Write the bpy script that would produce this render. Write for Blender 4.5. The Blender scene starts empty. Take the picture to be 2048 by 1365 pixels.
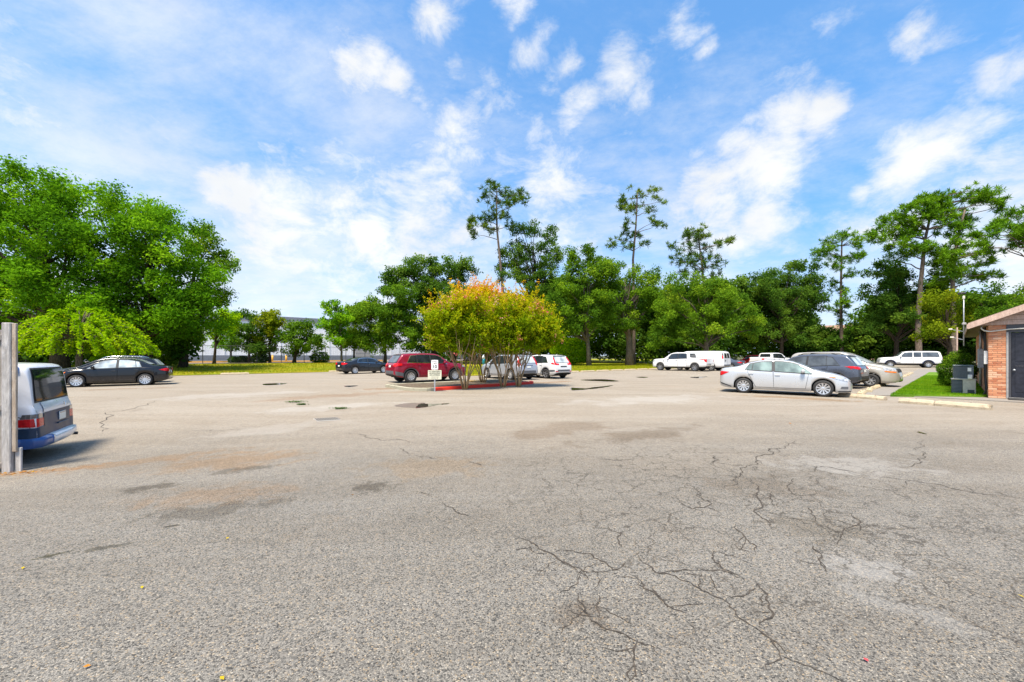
import bpy, bmesh, math, random
import numpy as np
from mathutils import Vector, Matrix
from mathutils.bvhtree import BVHTree
from mathutils.geometry import delaunay_2d_cdt

random.seed(7)
RNG = np.random.default_rng(11)
scene = bpy.context.scene
COL = scene.collection
R = math.radians

# ------------------------------------------------------------------ camera
F = 2048 * 14.0 / 36.0          # focal length in photo pixels
HZ = 712.0                      # horizon row of the photo
EYE = 1.6
cam_d = bpy.data.cameras.new('camera')
cam_d.lens = 14.0
cam_d.sensor_width = 36.0
cam_d.sensor_fit = 'HORIZONTAL'
cam_d.shift_y = (HZ - 682.5) / 2048.0
cam_d.clip_start = 0.05
cam_d.clip_end = 4000
cam = bpy.data.objects.new('camera', cam_d)
COL.objects.link(cam)
cam.location = (0, 0, EYE)
cam.rotation_euler = (R(90), 0, 0)
scene.camera = cam

# ------------------------------------------------------------------ light
SUN_EL, SUN_AZ = R(66), R(205)   # azimuth measured clockwise from +Y: behind the camera, to the left
sun_dir = Vector((math.sin(SUN_AZ) * math.cos(SUN_EL), math.cos(SUN_AZ) * math.cos(SUN_EL), math.sin(SUN_EL)))
sl = bpy.data.lights.new('sun', 'SUN')
sl.energy = 3.7
sl.angle = R(13)
sl.color = (1.0, 0.89, 0.74)
so = bpy.data.objects.new('sun', sl)
COL.objects.link(so)
so.rotation_euler = (-sun_dir).to_track_quat('-Z', 'Y').to_euler()

scene.view_settings.view_transform = 'Standard'
scene.view_settings.look = 'None'
scene.view_settings.exposure = 1.34
scene.view_settings.gamma = 1.0
scene.view_settings.use_curve_mapping = False
scene.cycles.max_bounces = 5
scene.cycles.diffuse_bounces = 3
scene.cycles.glossy_bounces = 2
scene.cycles.transmission_bounces = 3
scene.cycles.transparent_max_bounces = 8
scene.cycles.use_denoising = True


def world_dir(px, py):
    return Vector(((px - 1024) / F, 1.0, -(py - HZ) / F)).normalized()


def build_world():
    w = bpy.data.worlds.new('World')
    scene.world = w
    w.use_nodes = True
    w.cycles.sampling_method = 'MANUAL'
    w.cycles.sample_map_resolution = 512
    nt = w.node_tree
    nt.nodes.clear()
    N, L = nt.nodes.new, nt.links.new
    out = N('ShaderNodeOutputWorld')
    bg = N('ShaderNodeBackground')
    bg.inputs['Strength'].default_value = 0.15
    L(bg.outputs[0], out.inputs[0])
    sky = N('ShaderNodeTexSky')
    sky.sky_type = 'NISHITA'
    sky.sun_disc = False
    sky.sun_elevation = SUN_EL
    sky.sun_rotation = SUN_AZ
    sky.air_density = 1.0
    sky.dust_density = 0.6
    sky.ozone_density = 2.2
    tc = N('ShaderNodeTexCoord')

    def math_(op, a, b=None, c=None, clamp=False):
        n = N('ShaderNodeMath')
        n.operation = op
        n.use_clamp = clamp
        for i, v in enumerate((a, b, c)):
            if v is None:
                continue
            if isinstance(v, (int, float)):
                n.inputs[i].default_value = v
            else:
                L(v, n.inputs[i])
        return n.outputs[0]

    def sstep(v, a, b, lo=0.0, hi=1.0):
        n = N('ShaderNodeMapRange')
        n.interpolation_type = 'SMOOTHSTEP'
        L(v, n.inputs[0])
        n.inputs[1].default_value = a
        n.inputs[2].default_value = b
        n.inputs[3].default_value = lo
        n.inputs[4].default_value = hi
        return n.outputs[0]
    d = tc.outputs['Generated']
    nrm = N('ShaderNodeVectorMath')
    nrm.operation = 'NORMALIZE'
    L(d, nrm.inputs[0])
    d = nrm.outputs[0]
    sep = N('ShaderNodeSeparateXYZ')
    L(d, sep.inputs[0])
    zz = math_('ADD', math_('MAXIMUM', sep.outputs[2], 0.0), 0.22)
    px = math_('DIVIDE', sep.outputs[0], zz)
    py = math_('DIVIDE', sep.outputs[1], zz)
    comb = N('ShaderNodeCombineXYZ')
    L(px, comb.inputs[0])
    L(py, comb.inputs[1])

    def noise(vec, scale, detail, rough, dist=0.0, off=(0, 0, 0), sc=(1, 1, 1), rot=0.0):
        m = N('ShaderNodeMapping')
        m.inputs['Location'].default_value = off
        m.inputs['Scale'].default_value = sc
        m.inputs['Rotation'].default_value = (0, 0, rot)
        L(vec, m.inputs[0])
        n = N('ShaderNodeTexNoise')
        n.inputs['Scale'].default_value = scale
        n.inputs['Detail'].default_value = detail
        n.inputs['Roughness'].default_value = rough
        n.inputs['Distortion'].default_value = dist
        L(m.outputs[0], n.inputs['Vector'])
        return n.outputs[0]
    puff = noise(d, 8.0, 9, 0.66, 0.25, (3.1, 0.4, 1.7), (1, 1, 1.7))
    wisp = noise(comb.outputs[0], 1.5, 8, 0.68, 0.15, (4.2, 1.3, 0), (1.0, 1.35, 1), R(28))
    wide = noise(comb.outputs[0], 0.75, 3, 0.55, 0.3, (0.6, 7.7, 0))
    # directions in which cumulus stands, with an angular radius
    blobs = [(540, 440, 150, .75), (720, 490, 170, .75), (880, 470, 120, .7), (1120, 420, 130, .6), (1440, 440, 130, .7), (1900, 430, 170, .8), (100, 260, 170, .45), (380, 240, 150, .45), (1000, 330, 120, .5), (620, 330, 100, .4),
             (470, 395, 80, 1), (560, 455, 125, 1), (690, 470, 130, 1), (830, 440, 105, .9), (640, 540, 110, .6),
             (730, 140, 62, 1), (790, 175, 52, 1), (850, 212, 40, .8), (925, 275, 75, .8), (860, 15, 60, .9), (990, 8, 40, .8),
             (1240, 175, 62, 1), (1290, 185, 40, 1), (1175, 225, 48, .9), (1120, 130, 34, .9), (1105, 265, 40, .8), (1055, 100, 36, .8),
             (1390, 98, 22, .9), (1350, 70, 40, .6), (1640, 230, 50, 1), (1560, 250, 55, 1), (1520, 330, 75, 1), (1400, 380, 70, 1), (1530, 400, 75, 1), (1470, 460, 75, .8),
             (1880, 310, 95, 1), (1820, 380, 60, .8), (1755, 380, 40, 1), (1990, 380, 110, 1), (2020, 150, 80, 1), (1870, 80, 55, .7), (1930, 200, 70, .7), (2060, 500, 120, 1),
             (1130, 380, 80, .7), (1250, 420, 90, .5), (40, 150, 110, .5), (250, 110, 120, .45), (1650, 60, 45, .5), (1560, 165, 45, .6)]
    warp = N('ShaderNodeTexNoise')
    warp.inputs['Scale'].default_value = 5.0
    warp.inputs['Detail'].default_value = 3
    L(d, warp.inputs['Vector'])
    wsub = N('ShaderNodeVectorMath')
    wsub.operation = 'MULTIPLY_ADD'
    L(warp.outputs[1], wsub.inputs[0])
    wsub.inputs[1].default_value = (0.17, 0.17, 0.13)
    wadd = N('ShaderNodeVectorMath')
    wadd.operation = 'ADD'
    L(d, wadd.inputs[0])
    wadd.inputs[1].default_value = (-0.085, -0.085, -0.065)
    L(wadd.outputs[0], wsub.inputs[2])
    dw = wsub.outputs[0]
    acc = None
    for bx, by, br, wgt in blobs:
        v = world_dir(bx, by)
        rad = br / F * (v[1] ** 1.5)
        dn = N('ShaderNodeVectorMath')
        dn.operation = 'DISTANCE'
        L(dw, dn.inputs[0])
        dn.inputs[1].default_value = v
        s = sstep(dn.outputs['Value'], 0.0, rad * 2.1, wgt, 0.0)
        acc = s if acc is None else math_('MAXIMUM', acc, s)
    dens = math_('ADD', puff, math_('MULTIPLY', acc, 0.42))
    cum = sstep(dens, 0.55, 0.98, 0.0, 0.97)
    # broken cumulus everywhere else too
    cum2 = sstep(math_('ADD', puff, math_('MULTIPLY', math_('SUBTRACT', wide, 0.5), 0.5)), 0.58, 0.86, 0.0, 0.6)
    # thin veil of cirrus, thicker towards the left and the horizon
    veil = sstep(math_('ADD', math_('ADD', wisp, math_('MULTIPLY', sep.outputs[0], -0.12)), math_('MULTIPLY', math_('SUBTRACT', 0.42, sep.outputs[2]), 0.22)), 0.32, 0.80, 0.0, 0.70)
    low = sstep(sep.outputs[2], 0.32, 0.02, 0.0, 0.50)
    cov = math_('MAXIMUM', math_('MAXIMUM', cum, cum2), veil)
    cov = math_('ADD', cov, math_('MULTIPLY', low, math_('SUBTRACT', 1.0, cov)), clamp=True)
    # keep the glare band at the horizon moderate: look a little higher into the clear sky
    lift = N('ShaderNodeCombineXYZ')
    L(sep.outputs[0], lift.inputs[0])
    L(sep.outputs[1], lift.inputs[1])
    L(math_('ADD', math_('MULTIPLY', math_('MAXIMUM', sep.outputs[2], 0.0), 0.85), 0.20), lift.inputs[2])
    ln_ = N('ShaderNodeVectorMath')
    ln_.operation = 'NORMALIZE'
    L(lift.outputs[0], ln_.inputs[0])
    L(ln_.outputs[0], sky.inputs[0])
    # sky colour with the deep saturation of the photograph's processing
    hs = N('ShaderNodeHueSaturation')
    hs.inputs['Saturation'].default_value = 1.14
    hs.inputs['Value'].default_value = SKY_GAIN
    tintn = N('ShaderNodeMix')
    tintn.data_type = 'RGBA'
    tintn.blend_type = 'MULTIPLY'
    tintn.inputs[0].default_value = 1.0
    tintn.inputs[7].default_value = (0.88, 1.0, 1.0, 1)
    L(sky.outputs[0], tintn.inputs[6])
    L(tintn.outputs[2], hs.inputs['Color'])
    # cloud tone: slightly greyer where thick
    shade = sstep(noise(d, 5.0, 3, 0.6, 0.2, (8.3, 2.2, 5.1)), 0.3, 0.75)
    cmix = N('ShaderNodeMix')
    cmix.data_type = 'RGBA'
    L(shade, cmix.inputs[0])
    cmix.inputs[6].default_value = (2.45, 2.50, 2.55, 1)
    cmix.inputs[7].default_value = (2.9, 2.9, 2.87, 1)
    mx = N('ShaderNodeMix')
    mx.data_type = 'RGBA'
    L(cov, mx.inputs[0])
    L(hs.outputs[0], mx.inputs[6])
    L(cmix.outputs[2], mx.inputs[7])
    L(mx.outputs[2], bg.inputs[0])


SKY_GAIN = 0.84
build_world()

# ------------------------------------------------------------------ layout helpers
U = Vector((0.78, 0.625)).normalized()
V = Vector((-U.y, U.x))


def sst(a, b, x):
    t = np.clip((np.asarray(x, float) - a) / (b - a), 0, 1)
    return t * t * (3 - 2 * t)


def gz(x, y):
    """height of the ground: a dip towards the drain side on the left, a rise behind the lawn"""
    x = np.asarray(x, float)
    y = np.asarray(y, float)
    dv = x * V.x + y * V.y
    z = 0.5 * sst(41, 66, dv)
    z = z - 0.32 * np.exp(-((x + 9.8) ** 2 / 34 + (y - 7.2) ** 2 / 22))
    z = z + 0.15 * sst(30, 46, x) * sst(20, 44, y)
    return z


def gzf(x, y):
    return float(gz(x, y))


def G(px, py, z=0.0):
    """point of the ground at height z seen at a photo pixel"""
    d = F * (EYE - z) / (py - HZ)
    return Vector(((px - 1024) / F * d, d, z))


def GG(px, py):
    """the same on the real lie of the land"""
    p = G(px, py)
    for _ in range(6):
        p = G(px, py, gzf(p.x, p.y))
    return p


def W(px, py, d):
    """point at distance d in front of the lens plane seen at a photo pixel"""
    return Vector(((px - 1024) / F * d, d, EYE - (py - HZ) / F * d))


def UV(u, v):
    p = U * u + V * v
    return Vector((p.x, p.y))


# ------------------------------------------------------------------ object helpers
def link(o, parent=None):
    COL.objects.link(o)
    if parent is not None:
        o.parent = parent
    return o


def mesh(name, verts, faces, mat=None, parent=None, smooth=False, mats=None, mi=None):
    me = bpy.data.meshes.new(name)
    me.from_pydata([tuple(v) for v in verts], [], [tuple(f) for f in faces])
    if mats:
        for m in mats:
            me.materials.append(m)
        if mi is not None:
            me.polygons.foreach_set('material_index', mi)
    elif mat:
        me.materials.append(mat)
    if smooth:
        me.polygons.foreach_set('use_smooth', [True] * len(me.polygons))
    me.update()
    return link(bpy.data.objects.new(name, me), parent)


def from_data(name, me, parent=None):
    return link(bpy.data.objects.new(name, me), parent)


def tag(o, label, cat, group=None, kind=None):
    o['label'] = label
    o['category'] = cat
    if group:
        o['group'] = group
    if kind:
        o['kind'] = kind
    return o


def thing(name, label, cat, loc=(0, 0, 0), rz=0.0, group=None):
    o = bpy.data.objects.new(name, None)
    o.empty_display_size = 0.2
    COL.objects.link(o)
    o.location = loc
    o.rotation_euler = (0, 0, rz)
    return tag(o, label, cat, group)


def struct(o, kind='structure'):
    o['kind'] = kind
    return o


class MB:
    """collects boxes, prisms and tubes into one mesh"""

    def __init__(s):
        s.v, s.f = [], []

    def add(s, v, f):
        b = len(s.v)
        s.v += [tuple(p) for p in v]
        s.f += [tuple(i + b for i in q) for q in f]
        return s

    def box(s, x0, x1, y0, y1, z0, z1):
        v = [(x, y, z) for z in (z0, z1) for y in (y0, y1) for x in (x0, x1)]
        return s.add(v, [(0, 2, 3, 1), (4, 5, 7, 6), (0, 1, 5, 4), (2, 6, 7, 3), (0, 4, 6, 2), (1, 3, 7, 5)])

    def bbox(s, x0, x1, y0, y1, z0, z1, b=0.01):
        """box with bevelled edges"""
        bm = bmesh.new()
        bmesh.ops.create_cube(bm, size=1)
        for q in bm.verts:
            q.co = Vector(((x0 + x1) / 2 + q.co.x * (x1 - x0), (y0 + y1) / 2 + q.co.y * (y1 - y0), (z0 + z1) / 2 + q.co.z * (z1 - z0)))
        bmesh.ops.bevel(bm, geom=bm.edges[:], offset=b, segments=1, affect='EDGES')
        bm.verts.index_update()
        s.add([q.co[:] for q in bm.verts], [[q.index for q in f.verts] for f in bm.faces])
        bm.free()
        return s

    def tube(s, pts, rad, n=6, cap=True):
        pts = [Vector(p) for p in pts]
        if not hasattr(rad, '__len__'):
            rad = [rad] * len(pts)
        b = len(s.v)
        ref = None
        for i, p in enumerate(pts):
            t = (pts[min(i + 1, len(pts) - 1)] - pts[max(i - 1, 0)])
            if t.length < 1e-9:
                t = Vector((0, 0, 1))
            t.normalize()
            if ref is None:
                ref = Vector((1, 0, 0)) if abs(t.x) < 0.8 else Vector((0, 1, 0))
            a = (ref - t * ref.dot(t)).normalized()
            c = t.cross(a)
            ref = a
            for k in range(n):
                an = 2 * math.pi * k / n
                s.v.append(tuple(p + (a * math.cos(an) + c * math.sin(an)) * rad[i]))
        for i in range(len(pts) - 1):
            for k in range(n):
                k2 = (k + 1) % n
                s.f.append((b + i * n + k, b + i * n + k2, b + (i + 1) * n + k2, b + (i + 1) * n + k))
        if cap:
            s.f.append(tuple(b + k for k in range(n))[::-1])
            s.f.append(tuple(b + (len(pts) - 1) * n + k for k in range(n)))
        return s

    def build(s, name, mat, parent=None, smooth=False):
        return mesh(name, s.v, s.f, mat, parent, smooth)


# ------------------------------------------------------------------ materials
class NT:
    def __init__(s, name):
        s.m = bpy.data.materials.new(name)
        s.m.use_nodes = True
        s.t = s.m.node_tree
        s.t.nodes.clear()
        s.out = s.N('ShaderNodeOutputMaterial')

    def N(s, k):
        return s.t.nodes.new(k)

    def L(s, a, b):
        s.t.links.new(a, b)

    def setv(s, inp, v):
        if isinstance(v, bpy.types.NodeSocket):
            s.L(v, inp)
        elif isinstance(v, tuple) and len(v) == 3 and inp.type == 'RGBA':
            inp.default_value = (*v, 1)
        else:
            inp.default_value = v

    def pos(s):
        return s.N('ShaderNodeNewGeometry').outputs['Position']

    def objco(s):
        return s.N('ShaderNodeTexCoord').outputs['Object']

    def noise(s, vec, scale, detail=4, rough=0.55, dist=0.0, color=False):
        n = s.N('ShaderNodeTexNoise')
        s.L(vec, n.inputs['Vector'])
        n.inputs['Scale'].default_value = scale
        n.inputs['Detail'].default_value = detail
        n.inputs['Roughness'].default_value = rough
        n.inputs['Distortion'].default_value = dist
        return n.outputs[1 if color else 0]

    def voro(s, vec, scale, feature='F1', out='Distance', rnd=1.0):
        n = s.N('ShaderNodeTexVoronoi')
        n.feature = feature
        s.L(vec, n.inputs['Vector'])
        n.inputs['Scale'].default_value = scale
        n.inputs['Randomness'].default_value = rnd
        return n.outputs[out]

    def mapv(s, vec, loc=(0, 0, 0), sc=(1, 1, 1), rot=(0, 0, 0)):
        n = s.N('ShaderNodeMapping')
        s.L(vec, n.inputs[0])
        n.inputs['Location'].default_value = loc
        n.inputs['Scale'].default_value = sc
        n.inputs['Rotation'].default_value = rot
        return n.outputs[0]

    def mr(s, v, a, b, lo=0.0, hi=1.0, smooth=True):
        n = s.N('ShaderNodeMapRange')
        n.interpolation_type = 'SMOOTHSTEP' if smooth else 'LINEAR'
        s.L(v, n.inputs[0])
        for i, q in enumerate((a, b, lo, hi)):
            n.inputs[i + 1].default_value = q
        return n.outputs[0]

    def math(s, op, a, b=0.0, clamp=False):
        n = s.N('ShaderNodeMath')
        n.operation = op
        n.use_clamp = clamp
        s.setv(n.inputs[0], a)
        s.setv(n.inputs[1], b)
        return n.outputs[0]

    def mix(s, fac, a, b, mode='MIX'):
        n = s.N('ShaderNodeMix')
        n.data_type = 'RGBA'
        n.blend_type = mode
        s.setv(n.inputs[0], fac)
        s.setv(n.inputs[6], a)
        s.setv(n.inputs[7], b)
        return n.outputs[2]

    def ramp(s, fac, stops):
        n = s.N('ShaderNodeValToRGB')
        e = n.color_ramp.elements
        while len(e) < len(stops):
            e.new(0.5)
        for q, (p, c) in zip(e, stops):
            q.position = p
            q.color = (*c, 1)
        s.L(fac, n.inputs[0])
        return n.outputs[0]

    def bump(s, h, strength=0.3, dist=0.02):
        n = s.N('ShaderNodeBump')
        n.inputs['Strength'].default_value = strength
        n.inputs['Distance'].default_value = dist
        s.L(h, n.inputs['Height'])
        return n.outputs[0]

    def bsdf(s, color, rough=0.6, metal=0.0, normal=None, coat=0.0, spec=0.5, trans=None, ior=None):
        b = s.N('ShaderNodeBsdfPrincipled')
        s.setv(b.inputs['Base Color'], color)
        s.setv(b.inputs['Roughness'], rough)
        s.setv(b.inputs['Metallic'], metal)
        b.inputs['Coat Weight'].default_value = coat
        b.inputs['Coat Roughness'].default_value = 0.04
        b.inputs['Specular IOR Level'].default_value = spec
        if ior:
            b.inputs['IOR'].default_value = ior
        if normal is not None:
            s.L(normal, b.inputs['Normal'])
        s.L(b.outputs[0], s.out.inputs[0])
        return s.m


def simple(name, c, rough=0.6, metal=0.0, var=0.12, scale=6.0, coat=0.0, bump=0.0, spec=0.5):
    """plain material with a little procedural unevenness"""
    t = NT(name)
    n = t.noise(t.objco(), scale, 5, 0.6)
    lo = tuple(max(0, q * (1 - var)) for q in c)
    hi = tuple(min(1, q * (1 + var)) for q in c)
    col = t.mix(t.mr(n, 0.3, 0.7), lo, hi)
    nm = t.bump(t.noise(t.objco(), scale * 6, 4, 0.6), bump, 0.01) if bump else None
    rg = t.mr(n, 0.2, 0.8, rough * 0.85, min(1, rough * 1.15))
    return t.bsdf(col, rg, metal, nm, coat, spec)


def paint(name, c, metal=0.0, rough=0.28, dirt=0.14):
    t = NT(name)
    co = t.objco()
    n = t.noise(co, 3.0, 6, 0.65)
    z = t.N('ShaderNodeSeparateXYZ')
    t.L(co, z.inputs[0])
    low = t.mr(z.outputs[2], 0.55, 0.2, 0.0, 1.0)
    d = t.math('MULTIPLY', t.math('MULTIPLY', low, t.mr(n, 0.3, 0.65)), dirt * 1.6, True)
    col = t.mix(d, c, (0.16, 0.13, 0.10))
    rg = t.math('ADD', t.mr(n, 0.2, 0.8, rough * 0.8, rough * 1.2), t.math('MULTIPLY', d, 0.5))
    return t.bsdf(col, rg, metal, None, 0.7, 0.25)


def leaf_mat(name, stops, trans=0.35):
    t = NT(name)
    a = t.N('ShaderNodeAttribute')
    a.attribute_name = 'tint'
    col = t.ramp(a.outputs['Fac'], stops)
    d = t.N('ShaderNodeBsdfDiffuse')
    t.L(col, d.inputs[0])
    tr = t.N('ShaderNodeBsdfTranslucent')
    t.L(t.mix(1.0, col, (1.0, 1.0, 0.55), 'MULTIPLY'), tr.inputs[0])
    mx = t.N('ShaderNodeMixShader')
    mx.inputs[0].default_value = trans
    t.L(d.outputs[0], mx.inputs[1])
    t.L(tr.outputs[0], mx.inputs[2])
    t.L(mx.outputs[0], t.out.inputs[0])
    return t.m


# ------------------------------------------------------------------ ground surfaces
def asphalt():
    t = NT('weathered_asphalt')
    p = t.pos()
    sp = t.N('ShaderNodeSeparateXYZ')
    t.L(p, sp.inputs[0])
    big = t.noise(p, 0.16, 4, 0.6, 0.4)
    mid = t.noise(p, 0.9, 4, 0.62, 0.3)
    fine = t.noise(p, 9.0, 4, 0.65)
    streak = t.noise(t.mapv(p, (2, 5, 0), (0.35, 1.6, 1), (0, 0, R(-38))), 0.55, 4, 0.62, 0.8)
    # coarse grey chips in the near half, a paler and browner worn surface further on
    yy = t.math('ADD', sp.outputs[1], t.math('MULTIPLY', t.math('SUBTRACT', big, 0.5), 9.0))
    far = t.mr(yy, 3.0, 11.0)
    base = t.mix(far, (0.187, 0.175, 0.153), (0.26, 0.224, 0.177))
    base = t.mix(t.mr(streak, 0.35, 0.68), base, t.mix(far, (0.217, 0.207, 0.186), (0.301, 0.268, 0.22)))
    base = t.mix(t.mr(mid, 0.58, 0.78, 0, 0.5), base, (0.17, 0.142, 0.108))
    base = t.mix(t.mr(big, 0.60, 0.72, 0, 0.4), base, (0.299, 0.24, 0.175))
    # stones
    wv = t.N('ShaderNodeVectorMath')
    wv.operation = 'ADD'
    wob = t.noise(p, 70, 1, 0.5, 0, True)
    t.L(t.mapv(wob, (-0.004, -0.004, -0.004), (0.008,) * 3), wv.inputs[1])
    t.L(p, wv.inputs[0])
    pv = wv.outputs[0]
    cell = t.voro(pv, 118, 'F1', 'Color')
    cs = t.N('ShaderNodeSeparateColor')
    t.L(cell, cs.inputs[0])
    edge = t.voro(pv, 118, 'DISTANCE_TO_EDGE')
    stone = t.ramp(cs.outputs[0], [(0.0, (0.15, 0.155, 0.165)), (0.17, (0.50, 0.51, 0.52)), (0.5, (0.99, 0.98, 0.97)), (0.86, (1.25, 1.22, 1.19)), (0.95, (1.45, 1.18, 0.86)), (1.0, (1.85, 1.82, 1.75))])
    gap = t.mr(edge, 0.0, 0.16, 0.62, 1.04)
    fade = t.mr(yy, 3.0, 12.0, 1.0, 0.5)
    st = t.mix(t.math('MULTIPLY', fade, 0.95), (1, 1, 1), t.mix(1.0, stone, gap, 'MULTIPLY'))
    col = t.mix(1.0, base, st, 'MULTIPLY')
    pits = t.mr(t.voro(pv, 26, 'F1', 'Distance'), 0.10, 0.19, 0.0, 1.0)
    pitm = t.math('MULTIPLY', t.math('SUBTRACT', 1.0, pits), t.mr(fine, 0.46, 0.58, 0.0, 0.9))
    col = t.mix(pitm, col, (0.055, 0.055, 0.055))
    col = t.mix(t.mr(fine, 0.35, 0.7, 0.0, 0.22), col, t.mix(1.0, col, (0.72, 0.70, 0.68), 'MULTIPLY'))

    NS = {}

    def stain_noise(sc):
        sc = 1.0 if sc < 1.5 else (2.5 if sc < 3.5 else 5.5)
        if sc not in NS:
            NS[sc] = t.noise(p, sc, 5, 0.68, 0.6)
        return NS[sc]

    def blot(c, pt, rx, ry, amt, rot=0.0, ns=1.6, thr=(0.35, 0.62), pale=False):
        """a stain with an uneven rim"""
        nonlocal col
        q = p
        sub = t.N('ShaderNodeVectorMath')
        sub.operation = 'SUBTRACT'
        t.L(q, sub.inputs[0])
        sub.inputs[1].default_value = (pt.x, pt.y, 0)
        m = t.mapv(sub.outputs[0], (0, 0, 0), (1, 1, 0), (0, 0, -rot))
        m = t.mapv(m, (0, 0, 0), (1 / rx, 1 / ry, 0))
        ln = t.N('ShaderNodeVectorMath')
        ln.operation = 'LENGTH'
        t.L(m, ln.inputs[0])
        n = stain_noise(ns)
        v = t.math('SUBTRACT', t.math('ADD', t.math('MULTIPLY', n, 2.0), 0.0), t.math('MULTIPLY', ln.outputs['Value'], 0.62))
        col = t.mix(t.mr(v, thr[0], thr[1] + 0.1, 0.0, amt), col, t.mix(0.9, col, c, 'MULTIPLY') if not pale else c)
    rust, dark = (1.06, 0.82, 0.60), (0.50, 0.48, 0.45)
    blot(rust, G(455, 905), 1.3, 0.75, 0.75)
    blot(rust, G(270, 915, -.15), 1.6, 0.35, 0.7, R(30), 4)
    blot((1.12, 0.88, 0.68), G(440, 975), 0.9, 0.5, 0.7)
    blot(rust, G(100, 935, -.2), 0.9, 0.25, 0.8, R(25), 4.0)
    blot(dark, G(745, 968), 0.32, 0.22, 1.0, 0, 6)
    blot(dark, G(305, 955), 0.34, 0.26, 1.0, R(30), 5)
    blot(dark, G(480, 925), 0.5, 0.2, 0.8, R(25), 4)
    blot(dark, G(420, 1010), 0.75, 0.28, 0.7, R(15), 3)
    blot((0.22, 0.21, 0.18), G(342, 1041), 0.07, 0.035, 1.0, R(20), 14)
    blot((0.25, 0.25, 0.16), G(110, 1096), 0.16, 0.05, 1.0, R(40), 9)
    blot((0.35, 0.35, 0.3), G(200, 1085), 0.3, 0.06, 0.8, R(25), 6)
    blot((0.66, 0.60, 0.54), G(1270, 870), 2.2, 0.5, 0.85, R(30), 1.2)
    blot((0.70, 0.62, 0.55), G(1130, 855), 1.6, 0.8, 0.7, R(40), 1.2)
    blot((0.72, 0.66, 0.6), G(1540, 975), 0.8, 0.5, 0.7, 0, 2.2)
    blot((0.72, 0.68, 0.62), G(1650, 1060), 0.5, 0.35, 0.7, 0, 3)
    blot((0.66, 0.6, 0.55), G(1160, 1230), 0.25, 0.14, 0.8, 0, 5)
    blot((1.1, 0.92, 0.72), G(860, 930), 1.0, 0.6, 0.6, 0, 2)
    blot((0.86, 0.70, 0.58), G(700, 790), 4.0, 0.8, 0.7, R(38), 0.8)
    blot((0.84, 0.66, 0.52), G(790, 777), 2.6, 0.7, 0.9, R(38), 1.2)
    blot((0.84, 0.66, 0.52), G(1100, 765), 2.4, 0.6, 0.9, R(38), 1.2)
    blot((0.78, 0.64, 0.52), G(250, 778), 2.6, 0.5, 0.9, R(33), 1.2)
    blot((0.82, 0.64, 0.46), G(1600, 797), 2.2, 0.5, 0.95, R(-38), 1.2)
    # pale scuffed patches
    blot((0.368, 0.364, 0.352), G(1730, 1135), 0.30, 0.22, 0.26, 0, 4, pale=True)
    blot((0.336, 0.332, 0.32), G(1800, 1215), 0.35, 0.16, 0.18, R(-50), 4, pale=True)
    blot((0.32, 0.308, 0.284), G(1700, 930), 1.2, 0.55, 0.4, 0, 1.6, pale=True)
    blot((0.328, 0.308, 0.276), G(560, 845), 2.0, 0.7, 0.3, R(25), 1.0, pale=True)
    blot((0.336, 0.32, 0.292), G(660, 812), 2.4, 0.8, 0.4, R(25), 0.9, pale=True)
    blot((0.336, 0.32, 0.292), G(470, 790), 3.2, 1.2, 0.4, R(35), 0.8, pale=True)
    blot((0.328, 0.308, 0.276), G(1300, 800), 4.0, 1.2, 0.5, R(20), 0.8, pale=True)
    # hairline crack web on the right of the near lot
    w2 = t.N('ShaderNodeVectorMath')
    w2.operation = 'ADD'
    t.L(p, w2.inputs[0])
    t.L(t.mapv(t.noise(p, 3.0, 4, 0.6, 0, True), (-0.22, -0.22, -0.22), (0.44,) * 3), w2.inputs[1])
    web = t.voro(w2.outputs[0], 2.3, 'DISTANCE_TO_EDGE')
    web2 = t.voro(w2.outputs[0], 5.5, 'DISTANCE_TO_EDGE')
    g = G(1480, 985)
    sub = t.N('ShaderNodeVectorMath')
    sub.operation = 'DISTANCE'
    t.L(p, sub.inputs[0])
    sub.inputs[1].default_value = (g.x, g.y, 0)
    near = t.mr(sub.outputs['Value'], 1.5, 4.2, 1.0, 0.0)
    wn_ = t.noise(p, 1.1, 3)
    wa = t.math('MULTIPLY', t.mr(web, 0.007, 0.024, 1.0, 0.0), t.mr(wn_, 0.36, 0.52))
    wb_ = t.math('MULTIPLY', t.mr(web2, 0.008, 0.032, 0.8, 0.0), t.mr(t.noise(p, 1.7, 2), 0.50, 0.60))
    wm = t.math('MULTIPLY', t.math('MAXIMUM', wa, wb_), near)
    col = t.mix(t.math('MULTIPLY', wm, 0.72), col, (0.045, 0.038, 0.03))
    h = t.math('ADD', t.math('MULTIPLY', t.mr(edge, 0, 0.22), fade), t.math('MULTIPLY', cs.outputs[1], 0.6))
    nm = t.bump(h, 0.55, 0.006)
    rg = t.mr(fine, 0.3, 0.7, 0.72, 0.92)
    return t.bsdf(col, rg, 0.0, nm, 0.0, 0.25)


def grass_ground(name, a, b, c):
    t = NT(name)
    p = t.pos()
    n1 = t.noise(p, 0.22, 5, 0.6, 0.3)
    n2 = t.noise(p, 2.6, 6, 0.7)
    n3 = t.noise(p, 30, 4, 0.7)
    col = t.mix(t.mr(n1, 0.35, 0.65), a, b)
    col = t.mix(t.mr(n2, 0.42, 0.70, 0, 0.75), col, c)
    col = t.mix(t.mr(n3, 0.3, 0.7, 0.0, 0.5), col, t.mix(1.0, col, (0.5, 0.55, 0.4), 'MULTIPLY'))
    return t.bsdf(col, 0.9, 0, t.bump(t.math('ADD', n3, n2), 0.6, 0.04), 0, 0.15)


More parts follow.
